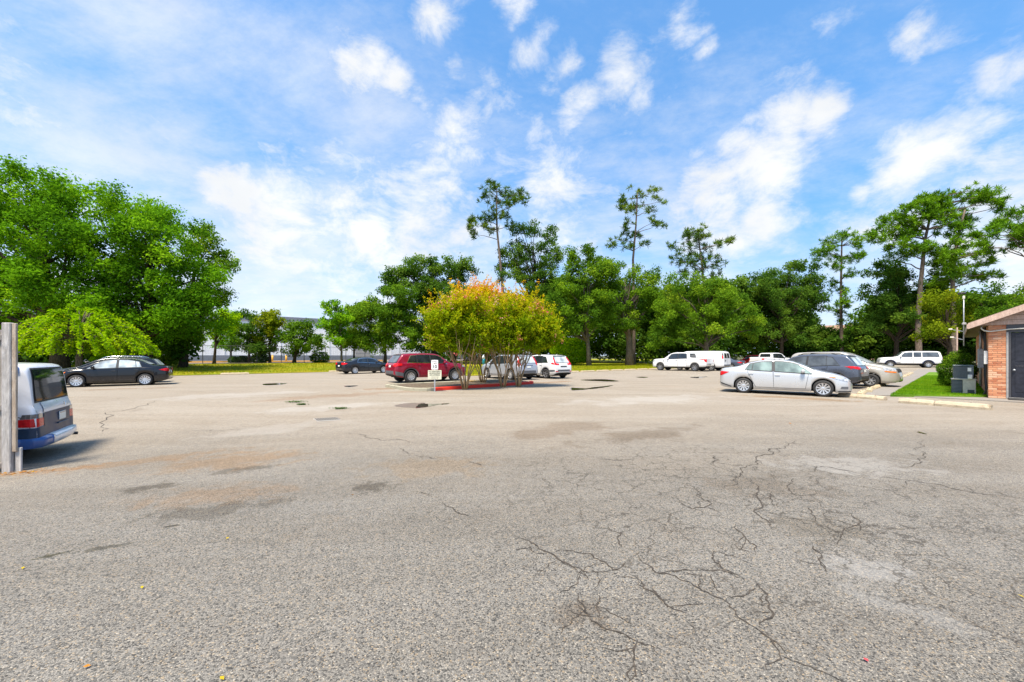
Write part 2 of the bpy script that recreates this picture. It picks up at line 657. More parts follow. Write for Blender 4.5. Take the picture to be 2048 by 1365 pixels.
M = {}
M['asphalt'] = asphalt()
M['lawn'] = grass_ground('lawn_grass', (0.22, 0.24, 0.008), (0.31, 0.25, 0.010), (0.15, 0.22, 0.008))
M['lawn2'] = grass_ground('wedge_grass', (0.075, 0.20, 0.012), (0.13, 0.24, 0.015), (0.17, 0.19, 0.03))
M['soil'] = grass_ground('far_soil', (0.07, 0.085, 0.03), (0.10, 0.085, 0.045), (0.05, 0.07, 0.025))


def concrete(name, c, stain=(0.10, 0.075, 0.05), amt=0.55, sc=2.0):
    t = NT(name)
    p = t.pos()
    n = t.noise(p, sc, 6, 0.68, 0.3)
    f = t.noise(p, 45, 4, 0.6)
    col = t.mix(t.mr(f, 0.3, 0.7), tuple(q * 0.85 for q in c), tuple(min(1, q * 1.1) for q in c))
    col = t.mix(t.mr(n, 0.52, 0.72, 0, amt), col, stain)
    return t.bsdf(col, 0.85, 0, t.bump(t.math('ADD', f, n), 0.35, 0.012), 0, 0.25)


M['sidewalk'] = concrete('sidewalk_concrete', (0.225, 0.205, 0.18), (0.13, 0.105, 0.085), 0.5, 1.2)
M['stop'] = concrete('wheel_stop_concrete', (0.42, 0.345, 0.225), (0.20, 0.14, 0.07), 0.6, 3.0)
M['stop_worn'] = concrete('worn_wheel_stop_concrete', (0.42, 0.35, 0.25), (0.10, 0.07, 0.04), 0.8, 3.5)
M['curb'] = concrete('plain_kerb_concrete', (0.34, 0.32, 0.24), (0.09, 0.08, 0.045), 0.8, 4.0)
t = NT('red_kerb_paint')
n_ = t.noise(t.pos(), 5, 6, 0.7)
M['redcurb'] = t.bsdf(t.mix(t.mr(n_, 0.60, 0.74, 0, 0.7), (0.76, 0.032, 0.012), (0.48, 0.20, 0.13)), 0.6, 0, t.bump(n_, 0.2, 0.01))
t = NT('mulch_soil')
n_ = t.noise(t.pos(), 14, 6, 0.75)
M['mulch'] = t.bsdf(t.ramp(n_, [(0.3, (0.035, 0.026, 0.018)), (0.5, (0.10, 0.072, 0.045)), (0.7, (0.19, 0.145, 0.09))]), 0.95, 0, t.bump(n_, 0.8, 0.05))
t = NT('crack_dirt')
n_ = t.noise(t.pos(), 25, 4, 0.6)
M['crack'] = t.bsdf(t.ramp(n_, [(0.3, (0.018, 0.015, 0.012)), (0.7, (0.075, 0.06, 0.045))]), 0.95)
t = NT('standing_water')
n_ = t.noise(t.pos(), 6, 4, 0.6)
M['water'] = t.bsdf(t.ramp(n_, [(0.3, (0.020, 0.017, 0.012)), (0.7, (0.055, 0.045, 0.030))]), 0.03, 0, t.bump(n_, 0.02, 0.01), 0, 0.5, None, 1.33)
t = NT('damp_asphalt')
n_ = t.noise(t.pos(), 9, 5, 0.6)
M['damp'] = t.bsdf(t.ramp(n_, [(0.3, (0.10, 0.075, 0.055)), (0.7, (0.19, 0.145, 0.11))]), 0.45, 0, t.bump(n_, 0.2, 0.01))


def region(name, poly, step, dz, mat, skirt=0.0, inner=None):
    """sheet over a ground polygon that follows the lie of the land"""
    poly = [Vector((p[0], p[1])) for p in poly]
    # subdivide the outline
    out = []
    for i, a in enumerate(poly):
        b = poly[(i + 1) % len(poly)]
        n = max(1, int((b - a).length / step))
        out += [a + (b - a) * (k / n) for k in range(n)]
    xs = [p.x for p in out]
    ys = [p.y for p in out]
    pts = list(out)
    nx = int((max(xs) - min(xs)) / step)
    ny = int((max(ys) - min(ys)) / step)
    for i in range(1, nx):
        for j in range(1, ny):
            pts.append(Vector((min(xs) + i * step + random.uniform(-.1, .1) * step, min(ys) + j * step + random.uniform(-.1, .1) * step)))
    n = len(out)
    vs, es, fs, ov, oe, of = delaunay_2d_cdt(pts, [], [list(range(n))], 1, 1e-4)
    zs = gz([v.x for v in vs], [v.y for v in vs])
    verts = [(v.x, v.y, z + dz) for v, z in zip(vs, zs)]
    faces = [f for f in fs]
    # keep faces looking up
    ff = []
    for f in faces:
        a, b, c = (Vector(verts[i]) for i in f[:3])
        ff.append(tuple(f) if (b - a).cross(c - a).z > 0 else tuple(reversed(f)))
    if skirt:
        b0 = len(verts)
        for p in out:
            verts.append((p.x, p.y, gzf(p.x, p.y) + dz))
        for p in out:
            verts.append((p.x, p.y, gzf(p.x, p.y) + dz - skirt))
        for k in range(n):
            k2 = (k + 1) % n
            ff.append((b0 + k, b0 + k2, b0 + n + k2, b0 + n + k))
    return mesh(name, verts, ff, mat, None, True)


def uvp(*l):
    return [UV(a, b) for a, b in l]


# outer ground to the horizon, then the lot, the lawns and the walk on top of it
big = []
for i in range(25):
    for j in range(25):
        big.append(((i - 12) * 100.0, (j - 8) * 100.0))
o = mesh('ground', [(x, y, (0.42 if y > 150 else -0.75)) for x, y in big],
         [(i * 25 + j, (i + 1) * 25 + j, (i + 1) * 25 + j + 1, i * 25 + j + 1) for i in range(24) for j in range(24)], M['soil'])
struct(o)
struct(region('terrain', [(-120, -30), (150, -30), (150, 190), (-160, 190)], 5.0, -0.15, M['soil']))
LOT = [(-55, -20), (60, -20), (96, 20), (86, 62), UV(84, 30), UV(17, 30), UV(17, 44), UV(-30, 44)]
lot = struct(region('parking_lot', LOT, 1.5, 0.0, M['asphalt']))
struct(region('lawn', uvp((-40, 41.7), (17, 41.7), (17, 26.6), (82, 26.6), (110, 40), (100, 95), (-60, 92)), 2.5, 0.06, M['lawn'], 0.12))
B0 = Vector((17.7, 14.8))                       # front corner of the brick building
BD = Vector((0.745, 0.667)).normalized()        # its depth direction
BF = Vector((BD.y, -BD.x))                      # its front direction, towards the camera
wk0 = Vector((14.55, 16.7))
struct(region('sidewalk', [wk0 + BF * 0.05 + BD * -1.3, wk0 + BD * 40, wk0 + BD * 40 + BF * 1.05, B0 + BD * 0.2 + BF * -0.1, B0 + BF * 6 + BD * .3, B0 + BF * 6 - BD * 1.25, B0 - BD * 1.15 - BF * 2.4], 1.2, 0.035, M['sidewalk'], 0.06))
lwA = wk0 + BF * 1.0 + BD * -0.55
WEDGE = [lwA, wk0 + BF * 1.05 + BD * 30, B0 + BD * 30, B0 + BD * 0.25]
struct(region('grass_wedge', WEDGE, 1.0, 0.075, M['lawn2'], 0.1))


# ------------------------------------------------------------------ cracks, puddles, drain
def jag(pts, rr, k=0.16, depth=4):
    """break straight runs into ever smaller zigzags"""
    for _ in range(depth):
        out = [pts[0]]
        for a, b in zip(pts[:-1], pts[1:]):
            e = b - a
            if e.length > 0.035:
                out.append((a + b) / 2 + Vector((-e.y, e.x, 0)) * rr.uniform(-k, k))
            out.append(b)
        pts = out
    return pts


def ribbon(pts, w, seed, dz=0.004, sub=0.045):
    rr = random.Random(seed)
    pts = jag(pts, rr)
    P = []
    for a, b in zip(pts[:-1], pts[1:]):
        n = max(1, int((b - a).length / sub))
        P += [a + (b - a) * (k / n) for k in range(n)]
    P.append(pts[-1])
    off, v, f = 0.0, [], []
    for i, p in enumerate(P):
        t = (P[min(i + 1, len(P) - 1)] - P[max(i - 1, 0)]).normalized()
        nn = Vector((-t.y, t.x, 0))
        off = off * 0.5 + rr.uniform(-1, 1) * 0.004
        taper = min(1, 0.25 + 3.5 * min(i, len(P) - 1 - i) / max(1, len(P)))
        ww = w * taper * rr.uniform(0.3, 1.3)
        c = p + nn * off
        z = gzf(c.x, c.y) + dz
        v += [(c.x + nn.x * ww / 2, c.y + nn.y * ww / 2, z), (c.x - nn.x * ww / 2, c.y - nn.y * ww / 2, z)]
    for i in range(len(P) - 1):
        f.append((2 * i, 2 * i + 1, 2 * i + 3, 2 * i + 2))
    return v, f


def zm(x0, y0, s, l):
    return [(x0 + a / s, y0 + b / s) for a, b in l]


cr = []
Z6 = lambda *l: cr.append(zm(1000, 860, 1.954, l))
Z6((50, 415), (150, 465), (240, 515), (330, 555), (440, 550), (470, 548))
Z6((545, 480), (610, 560), (690, 575), (790, 630), (870, 660), (930, 730), (1000, 775), (1065, 835), (1100, 900), (1040, 940))
Z6((525, 570), (560, 620), (640, 680), (730, 715))
Z6((1000, 590), (1045, 650), (1065, 720), (1010, 775))
Z6((310, 640), (330, 710), (400, 770), (490, 800), (600, 850), (615, 880))
Z6((1130, 45), (1115, 70), (1050, 75), (1000, 115), (940, 150), (925, 185), (870, 230))
Z6((980, 190), (1000, 250), (990, 320), (1060, 370), (1060, 390))
Z6((1090, 130), (1280, 145), (1540, 190), (1720, 215), (1900, 255), (2040, 265))
Z6((920, 370), (960, 420), (1000, 490))
Z6((1220, 450), (1260, 500), (1280, 560))
Z6((1350, 320), (1410, 365), (1340, 400), (1330, 420), (1360, 440))
Z6((540, 820), (520, 870), (530, 920), (500, 985))
Z6((1660, 40), (1660, 90), (1640, 120), (1560, 150))
Z6((900, 660), (1000, 620))
Z6((830, 470), (870, 550), (940, 570))
Z6((210, 480), (350, 485), (400, 515), (440, 550), (490, 515))
Z6((1060, 240), (1075, 300))
Z6((1200, 300), (1222, 360))
Z6((1150, 190), (1156, 260))
Z6((600, 560), (860, 550), (940, 575))
Z6((770, 230), (765, 260), (830, 290), (750, 310), (700, 275))
Z6((475, 400), (470, 460))
Z6((830, 100), (830, 135))
Z6((380, 640), (375, 700), (385, 745))
Z4 = lambda *l: cr.append(zm(600, 760, 2.926, l))
Z4((280, 310), (400, 340), (470, 355), (560, 350), (640, 370))
Z4((580, 400), (640, 435))
Z4((680, 445), (800, 465))
Z4((990, 480), (1065, 505))
Z4((830, 715), (900, 750), (1000, 800))
Z4((700, 655), (760, 680))
Z4((1740, 460), (1840, 472), (1960, 462))
cr.append([(306, 868), (400, 861), (520, 854)])
cr.append([(318, 800), (217, 858), (195, 886), (156, 906)])
for i, c in enumerate(cr):
    pts = []
    for a, b in c:
        p = GG(a, b)
        pts.append(Vector((p.x, p.y, 0)))
    dist = pts[0].y
    v, f = ribbon(pts, 0.0085 + 0.0012 * dist, i, 0.004, 0.05)
    mesh('crack', v, f, M['crack'], lot)


# fine side branches that tie the long cracks together
web_v, web_f = [], []
wr = random.Random(5)
starts = []
for c in cr[:24]:
    for (a, b), (c_, d_) in zip(c[:-1], c[1:]):
        for k in range(2):
            t_ = wr.random()
            starts.append(G(a + (c_ - a) * t_, b + (d_ - b) * t_))
for q in starts:
    if wr.random() < .62:
        continue
    ang = wr.uniform(0, 6.28)
    pts = [Vector((q.x, q.y, 0))]
    for k in range(wr.randint(2, 4)):
        ang += wr.uniform(-.7, .7)
        pts.append(pts[-1] + Vector((math.cos(ang), math.sin(ang), 0)) * wr.uniform(.04, .13) * (.5 + .12 * q.y))
    v, f = ribbon(pts, 0.0055 + 0.0009 * q.y, wr.randint(0, 9999), 0.0035, 0.05)
    b0 = len(web_v)
    web_v += v
    web_f += [tuple(i + b0 for i in x) for x in f]
o = mesh('crack_web', web_v, web_f, M['crack'], lot)
o['kind'] = 'stuff'


def puddle(pix, mat, label, dz=0.006, name='puddle'):
    P = [GG(a, b) for a, b in pix]
    # smooth closed outline with a wavering shore
    n = len(P)
    pts = []
    for i in range(n):
        p0, p1, p2, p3 = P[i - 1], P[i], P[(i + 1) % n], P[(i + 2) % n]
        for k in range(8):
            t = k / 8
            q = 0.5 * ((2 * p1) + (-p0 + p2) * t + (2 * p0 - 5 * p1 + 4 * p2 - p3) * t * t + (-p0 + 3 * p1 - 3 * p2 + p3) * t ** 3)
            pts.append(Vector((q.x + random.uniform(-.035, .035), q.y + random.uniform(-.06, .06))))
    vs, es, fs, a, b, c = delaunay_2d_cdt(pts, [], [list(range(len(pts)))], 1, 1e-4)
    vv = [(v.x, v.y, gzf(v.x, v.y) + dz) for v in vs]
    ff = []
    for f in fs:
        q = [Vector(vv[i]) for i in f[:3]]
        ff.append(tuple(f) if (q[1] - q[0]).cross(q[2] - q[0]).z > 0 else tuple(reversed(f)))
    o = mesh(name, vv, ff, mat)
    return tag(o, label, 'puddle')


puddle([(527, 768.5), (550, 767.2), (573, 767.2), (560, 769.8), (530, 771)], M['water'], 'slim dark puddle out on the lot left of the dark blue sedan')
puddle([(1162, 760.3), (1208, 759.2), (1237, 762.6), (1222, 763.6), (1181, 762.2)], M['water'], 'long dark puddle behind the white SUV, the farther of a pair')
puddle([(1143, 776), (1171, 777.4), (1193, 774.5), (1226, 771.3), (1208, 775.3), (1178, 779), (1149, 781.2), (1143, 780)], M['water'], 'curved dark green puddle in the open lot, the nearer of a pair')
puddle([(1379, 754.8), (1397, 754.2), (1415, 753.8), (1403, 756.4), (1390, 756.6)], M['water'], 'small dark puddle in front of the white pickup and van')
puddle([(688, 772.3), (716, 771.8), (704, 774), (696, 774.6)], M['water'], 'small grey puddle behind the maroon SUV')
puddle([(832, 816), (843, 808), (866, 808.5), (899, 807.6), (872, 811.6), (848, 815.5)], M['water'], 'dark brown puddle in front of the red kerb')
puddle([(790, 812), (815, 807), (850, 806.5), (840, 812), (828, 816)], M['damp'], 'damp reddish brown patch beside the puddle before the red kerb', 0.003, 'damp_patch')
puddle([(1832, 864.6), (1842, 864.8), (1853, 869), (1844, 868)], M['water'], 'tiny dark puddle on the near right of the lot')
puddle([(1272, 754.8), (1286, 754.2), (1296, 755.1), (1284, 756.1)], M['water'], 'tiny dark puddle halfway between the white SUV and the white pickup')

# storm drain with bars across a dark pit
ga, gb, gc = GG(627, 839.2), GG(673, 836.6), GG(634, 843.6)
ex, ey = (gb - ga), (gc - ga)
dr = thing('storm_drain', 'small slotted storm drain grate set flush in the pavement', 'drain', ga)
v = [(0, 0, 0.024), ex + Vector((0, 0, 0.024)), ex + ey + Vector((0, 0, 0.024)), ey + Vector((0, 0, 0.024))]
mesh('pit', v, [(3, 2, 1, 0)], simple('drain_pit', (0.004, 0.004, 0.004), 1.0, spec=0.0), dr)
gm = concrete('drain_bar', (0.42, 0.40, 0.37), (0.12, 0.08, 0.05), 0.6, 9)
for k in range(10):
    a = k / 9.6
    b = a + 0.030
    mb = MB()
    e1, e2 = ex * a, ex * b
    top = Vector((0, 0, 0.0265))
    lo = Vector((0, 0, 0.002))
    q = [e1, e2, e2 + ey, e1 + ey]
    mb.add([x + lo for x in q] + [x + top for x in q], [(0, 1, 5, 4), (1, 2, 6, 5), (2, 3, 7, 6), (3, 0, 4, 7), (7, 6, 5, 4)])
    mb.build('grate_bar', gm, dr)
mb = MB()
for a, b in ((0, ex), (ey, ex + ey)):
    a = Vector(a) if not isinstance(a, int) else Vector((0, 0, 0))
    mb.tube([a + Vector((0, 0, .008)), b + Vector((0, 0, .008))], 0.011, 6)
mb.build('grate_frame', gm, dr)


# ------------------------------------------------------------------ vehicles
def pchip(pts):
    x = np.array([p[0] for p in pts], float)
    y = np.array([p[1] for p in pts], float)
    h = np.diff(x)
    d = np.diff(y) / h
    m = np.zeros(len(x))
    m[0], m[-1] = d[0], d[-1]
    for i in range(1, len(x) - 1):
        if d[i - 1] * d[i] > 0:
            w1, w2 = 2 * h[i] + h[i - 1], h[i] + 2 * h[i - 1]
            m[i] = (w1 + w2) / (w1 / d[i - 1] + w2 / d[i])

    def f(q):
        q = np.clip(q, x[0], x[-1])
        i = np.clip(np.searchsorted(x, q, 'right') - 1, 0, len(h) - 1)
        t = (q - x[i]) / h[i]
        return ((1 + 2 * t) * (1 - t) ** 2 * y[i] + t * (1 - t) ** 2 * h[i] * m[i] + t * t * (3 - 2 * t) * y[i + 1] + t * t * (t - 1) * h[i] * m[i + 1])
    return f


M['under'] = simple('underbody_black', (0.012, 0.012, 0.012), 0.85)
M['tyre'] = simple('tyre_rubber', (0.022, 0.022, 0.023), 0.8, 0, 0.3, 20)
M['alloy'] = simple('alloy_rim', (0.62, 0.63, 0.65), 0.3, 0.75, 0.1, 30)
M['alloy_dark'] = simple('machined_rim', (0.30, 0.30, 0.31), 0.35, 0.7, 0.2, 25)
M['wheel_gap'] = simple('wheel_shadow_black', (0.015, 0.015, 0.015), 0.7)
M['blacktrim'] = simple('black_plastic_trim', (0.025, 0.026, 0.028), 0.55)
M['greytrim'] = simple('grey_plastic_trim', (0.085, 0.09, 0.10), 0.55)
M['chrome'] = simple('chrome_trim', (0.75, 0.75, 0.76), 0.15, 0.95, 0.05)
M['tail'] = simple('red_lens', (0.52, 0.006, 0.010), 0.25, 0, 0.25, 18, 0.15, 0, 0.3)
M['tailclear'] = simple('clear_lens', (0.60, 0.58, 0.57), 0.12, 0, 0.25, 18, 1.0)
M['smoke'] = simple('smoked_lens', (0.10, 0.09, 0.09), 0.10, 0, 0.25, 18, 1.0)
M['head'] = simple('headlamp_lens', (0.42, 0.43, 0.45), 0.08, 0.2, 0.5, 14, 1.0)
M['amber'] = simple('amber_lens', (0.70, 0.17, 0.02), 0.25, 0, 0.2, 18, 0.15, 0, 0.3)
M['plate'] = simple('licence_plate_white', (0.66, 0.67, 0.63), 0.4, 0, 0.1, 10)
M['plateband'] = simple('licence_plate_faded_band', (0.50, 0.40, 0.32), 0.4)


def glass(name, c, rough=0.03):
    t = NT(name)
    n = t.noise(t.objco(), 2.2, 3, 0.5)
    return t.bsdf(t.mix(t.mr(n, 0.3, 0.7), tuple(q * .55 for q in c), tuple(min(1, q * 1.45) for q in c)), rough, 0, None, 0.0, 0.8)


M['glass_dark'] = glass('tinted_glass', (0.016, 0.02, 0.024))
M['glass_mid'] = glass('grey_glass', (0.06, 0.07, 0.08))
M['glass_green'] = glass('clear_green_glass', (0.17, 0.23, 0.215))
M['glass_light'] = glass('pale_glass', (0.36, 0.41, 0.43))


def lathe(prof, n=28, axis='y'):
    v, f = [], []
    for r, y in prof:
        for k in range(n):
            a = 2 * math.pi * k / n
            v.append((r * math.cos(a), y, r * math.sin(a)))
    m = len(prof)
    for i in range(m - 1):
        for k in range(n):
            k2 = (k + 1) % n
            f.append((i * n + k, (i + 1) * n + k, (i + 1) * n + k2, i * n + k2))
    return v, f


WCACHE = {}


def wheel_meshes(Rw, rr, wd, spokes, style):
    key = (Rw, rr, wd, spokes, style)
    if key in WCACHE:
        return WCACHE[key]
    h = wd / 2
    prof = [(rr, h - .015), (rr + .012, h), (Rw - .05, h), (Rw - .015, h - .02), (Rw, h - .05), (Rw, -h + .05), (Rw - .015, -h + .02), (Rw - .05, -h), (rr, -h)]
    v, f = lathe(prof, 30)
    me = bpy.data.meshes.new('tyre')
    me.from_pydata(v, [], f)
    me.materials.append(M['tyre'])
    me.polygons.foreach_set('use_smooth', [True] * len(me.polygons))
    # rim: lip, spokes, hub
    mb = MB()
    v, f = lathe([(rr, h - .035), (rr, h - .004), (rr - .018, h - .008), (rr - .028, h - .045)], 30)
    mb.add(v, f)
    w0, w1 = (0.040, 0.050) if spokes <= 6 else (0.026, 0.034)
    if style == 'multi':
        w0, w1 = 0.018, 0.034
    for k in range(spokes):
        a = 2 * math.pi * k / spokes + (0.12 if style == 'multi' else 0)
        c, s = math.cos(a), math.sin(a)
        r0, r1 = 0.045, rr - 0.012
        q = []
        for r_, w_, yo in ((r0, w0, h - .03), (r1, w1, h - .018)):
            for sg in (-1, 1):
                for dy in (0, -0.03):
                    q.append((r_ * c - sg * w_ * s, yo + dy, r_ * s + sg * w_ * c))
        mb.add(q, [(0, 4, 6, 2), (0, 1, 5, 4), (2, 6, 7, 3), (1, 3, 7, 5)])
    v, f = lathe([(0.062, h - .05), (0.06, h - .022), (0.03, h - .016), (0.001, h - .016)], 16)
    mb.add(v, f)
    rim = bpy.data.meshes.new('rim')
    rim.from_pydata(mb.v, [], mb.f)
    rim.materials.append(M['alloy'] if style != 'dark' else M['alloy_dark'])
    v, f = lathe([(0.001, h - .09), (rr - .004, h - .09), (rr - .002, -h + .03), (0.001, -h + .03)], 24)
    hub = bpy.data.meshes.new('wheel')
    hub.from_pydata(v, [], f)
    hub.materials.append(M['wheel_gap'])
    WCACHE[key] = (hub, me, rim)
    return WCACHE[key]


def car(name, label, cat, S, body_mat, rear_near=None, front_near=None, side=1, corner=None, heading=None, root=None, group='parked vehicles', zoff=0.0):
    """S describes the shape in metres, x from the rear bumper forwards, z up from the ground.
    Placed by the contact points of the two near wheels (side=+1: the left pair), or by its rear left corner and heading."""
    Lc, xr, wb, Rw, hw = S['L'], S['xr'], S['wb'], S['R'], S['hw']
    xf = xr + wb
    xm = xr + wb / 2
    if rear_near is not None:
        hd = (front_near - rear_near).normalized()
        left = Vector((-hd.y, hd.x))
        ctr = (rear_near + front_near) / 2 - left * side * (hw - 0.1)
    elif corner is not None:
        hd = Vector(heading).normalized()
        left = Vector((-hd.y, hd.x))
        ctr = Vector(corner) + hd * xm - left * hw
    else:
        hd = Vector(heading).normalized()
        ctr = Vector(root)
    rootO = thing(name, label, cat, (ctr.x, ctr.y, gzf(ctr.x, ctr.y) + zoff), math.atan2(hd.y, hd.x), group)
    # tilt slightly with the ground
    top, belt, bot, plan = pchip(S['top']), pchip(S['belt']), pchip(S['bot']), pchip(S['plan'])
    ra = S.get('arch', Rw + 0.05)
    zc = Rw
    tk = S.get('tumble', 0.34)
    # stations by arc length of the top profile
    xx = np.linspace(0, Lc, 1500)
    zz = top(xx)
    s = np.concatenate([[0], np.cumsum(np.hypot(np.diff(xx), np.diff(zz)))])
    st = list(np.interp(np.linspace(0, s[-1], S.get('n', 84)), s, xx))
    for xw in (xr, xf):
        for k in range(13):
            st.append(xw + ra * math.cos(math.pi * k / 12))
        st += [xw - ra - .004, xw + ra + .004]
    st = sorted(q for q in st if 0 <= q <= Lc)
    xs = [st[0]]
    for q in st[1:]:
        if q - xs[-1] > 0.0035:
            xs.append(q)
    verts, faces, mi = [], [], []
    nsec = 0

    def section(x):
        zt, w, zb = float(top(x)), float(plan(x)), float(bot(x))
        b = min(float(belt(x)), zt - 0.055)
        for xw in (xr, xf):
            dxx = abs(x - xw)
            if dxx < ra:
                zb = max(zb, zc + math.sqrt(max(0, ra * ra - dxx * dxx)))
        zb = min(zb, b - 0.12)
        cr = S.get('crown', 0.05)
        zr = zt - cr
        ys = lambda z: w * 0.955 - tk * max(0, z - b)
        lp = lambda t_: zb + (b - zb) * t_
        yr = ys(zr)
        P = [(0, zb + .02), (w - .22, zb + .02), (w - .05, zb), (w - .018, zb + 0.02), (w - .004, lp(.25)), (w, lp(.45)), (w - .004, lp(.66)), (w * .985, lp(.86)), (w * .97, lp(.95)), (w * .955, b)]
        for q in (.2, .5, .8, .95):
            z = b + (zr - b) * q
            P.append((ys(z), z))
        P += [(yr - .025, zr + cr * .30), (yr - .075, zr + cr * .62), (yr * .72, zt - cr * .16), (yr * .38, zt - cr * .04), (0, zt)]
        return P
    for x in xs:
        P = section(x)
        ring = [(x, y, z) for y, z in P] + [(x, -y, z) for y, z in P[-2:0:-1]]
        nsec = len(ring)
        verts += ring
    m = nsec
    np_ = (m + 2) // 2
    for i in range(len(xs) - 1):
        for k in range(m):
            k2 = (k + 1) % m
            faces.append((i * m + k, (i + 1) * m + k, (i + 1) * m + k2, i * m + k2))
            mi.append(1 if (k < 2 or k >= m - 2) else 0)
    faces.append(tuple(range(m)))
    faces.append(tuple(range((len(xs) - 1) * m, len(xs) * m))[::-1])
    mi += [0, 0]
    bv = BVHTree.FromPolygons([Vector(v) for v in verts], faces)
    vloc = [(v[0] - xm, v[1], v[2]) for v in verts]
    body = mesh('body', vloc, faces, None, rootO, True, [body_mat, M['under']], mi)
    lowm = MB()
    lowm.box(0.35 - xm, Lc - 0.4 - xm, -(hw - .26), hw - .26, 0.20 if Rw < .36 else .30, 0.62)
    lowm.build('underbody', M['under'], rootO)

    def hit(kind, a, b, off):
        """project a point of a 2-D outline on to the body"""
        if kind in ('left', 'right'):
            sg = 1 if kind == 'left' else -1
            o_, d_, near = Vector((a, sg * 3, b)), Vector((0, -sg, 0)), Vector((a, sg * hw, b))
        elif kind == 'rear':
            o_, d_, near = Vector((-2, a, b)), Vector((1, 0, 0)), Vector((0, a, b))
        elif kind == 'front':
            o_, d_, near = Vector((Lc + 2, a, b)), Vector((-1, 0, 0)), Vector((Lc, a, b))
        else:
            o_, d_, near = Vector((a, b, 4)), Vector((0, 0, -1)), Vector((a, b, 1.4))
        p, n, i, d = bv.ray_cast(o_, d_)
        if p is None:
            p, n, i, d = bv.find_nearest(near)
        if n.dot(d_) > 0:
            n = -n
        q = p + n * off * 0.4 - d_ * off
        return (q.x - xm, q.y, q.z)

    def patch(kind, fn, nu, nv, off):
        v = [hit(kind, *fn(i / nu, j / nv), off) for j in range(nv + 1) for i in range(nu + 1)]
        f = [(j * (nu + 1) + i, j * (nu + 1) + i + 1, (j + 1) * (nu + 1) + i + 1, (j + 1) * (nu + 1) + i) for j in range(nv) for i in range(nu)]
        flip = kind in ('right', 'rear')
        # orientation: check the first face against the outward direction
        a, b_, c = (Vector(v[k]) for k in f[0][:3])
        nn = (b_ - a).cross(c - a)
        out = {'left': Vector((0, 1, 0)), 'right': Vector((0, -1, 0)), 'rear': Vector((-1, 0, 0)), 'front': Vector((1, 0, 0)), 'top': Vector((0, 0, 1))}[kind]
        if nn.dot(out) < 0:
            f = [tuple(reversed(q)) for q in f]
        return v, f

    def quad(c):
        (ax, ay), (bx, by), (cx, cy), (dx, dy) = c
        return lambda u, w_: ((ax * (1 - u) + bx * u) * (1 - w_) + (dx * (1 - u) + cx * u) * w_, (ay * (1 - u) + by * u) * (1 - w_) + (dy * (1 - u) + cy * u) * w_)

    def put(nm, mat, pieces, off=0.006, parent=None):
        mb = MB()
        for kind, fn, nu, nv in pieces:
            v, f = patch(kind, fn, nu, nv, off)
            mb.add(v, f)
        return mb.build(nm, mat, parent or rootO, True)
    gm = M[S.get('glass', 'glass_dark')]
    drop = S.get('drop', 0.10)

    def winfn(wn, grow=0.0):
        xb0, xt0, xb1, xt1 = wn[:4]
        dr = wn[4] if len(wn) > 4 else drop
        sx = grow
        if xb1 < xb0:
            sx = -grow

        def fn(u, w_):
            xb = xb0 - sx + (xb1 - xb0 + 2 * sx) * u
            xt = xt0 - sx + (xt1 - xt0 + 2 * sx) * u
            zl = float(belt(xb)) + 0.025 - grow
            zu = max(float(top(xt)) - dr + grow, zl + 0.004)
            return (xb + (xt - xb) * w_, zl + (zu - zl) * w_)
        return fn
    for wn in S.get('windows', []):
        for sd in ('left', 'right'):
            w_ = put('window', gm, [(sd, winfn(wn), 12, 6)], 0.012)
            put('window_trim', M[S.get('wtrim', 'blacktrim')], [(sd, winfn(wn, 0.028), 12, 6)], 0.006, w_)
    for wn in S.get('pillars', []):
        for sd in ('left', 'right'):
            put('pillar', M['blacktrim'], [(sd, winfn(wn, 0.01), 4, 6)], 0.009)
    if 'windshield' in S:
        xa, xb, wa, wb_ = S['windshield']
        for nm, g, of, mt in (('windshield', 0, 0.009, M[S.get('wsglass', S.get('glass', 'glass_dark'))]), ('windshield_trim', .03, 0.004, M['blacktrim'])):
            fn = lambda u, w_, g=g: ((xa - g) + (xb - xa + 2 * g) * w_, (2 * u - 1) * (wa + (wb_ - wa) * w_ + g))
            oo = put(nm, mt, [('top', fn, 8, 6)], of, None if nm == 'windshield' else oo)
    if 'rearglass' in S:
        kd = S['rearglass'][0]
        for nm, g, of, mt in (('rear_window', 0, 0.012, M[S.get('rglass', S.get('glass', 'glass_dark'))]), ('rear_window_trim', .03, 0.005, M['blacktrim'])):
            a, b, wa, wb_ = S['rearglass'][1:5]
            if kd == 'top':
                fn = lambda u, w_, g=g: ((a - g) + (b - a + 2 * g) * w_, (2 * u - 1) * (wa + (wb_ - wa) * w_ + g))
            else:
                fn = lambda u, w_, g=g: ((2 * u - 1) * (wa + (wb_ - wa) * w_ + g), (a - g) + (b - a + 2 * g) * w_)
            oo = put(nm, mt, [(kd, fn, 8, 6)], of, None if nm == 'rear_window' else oo)
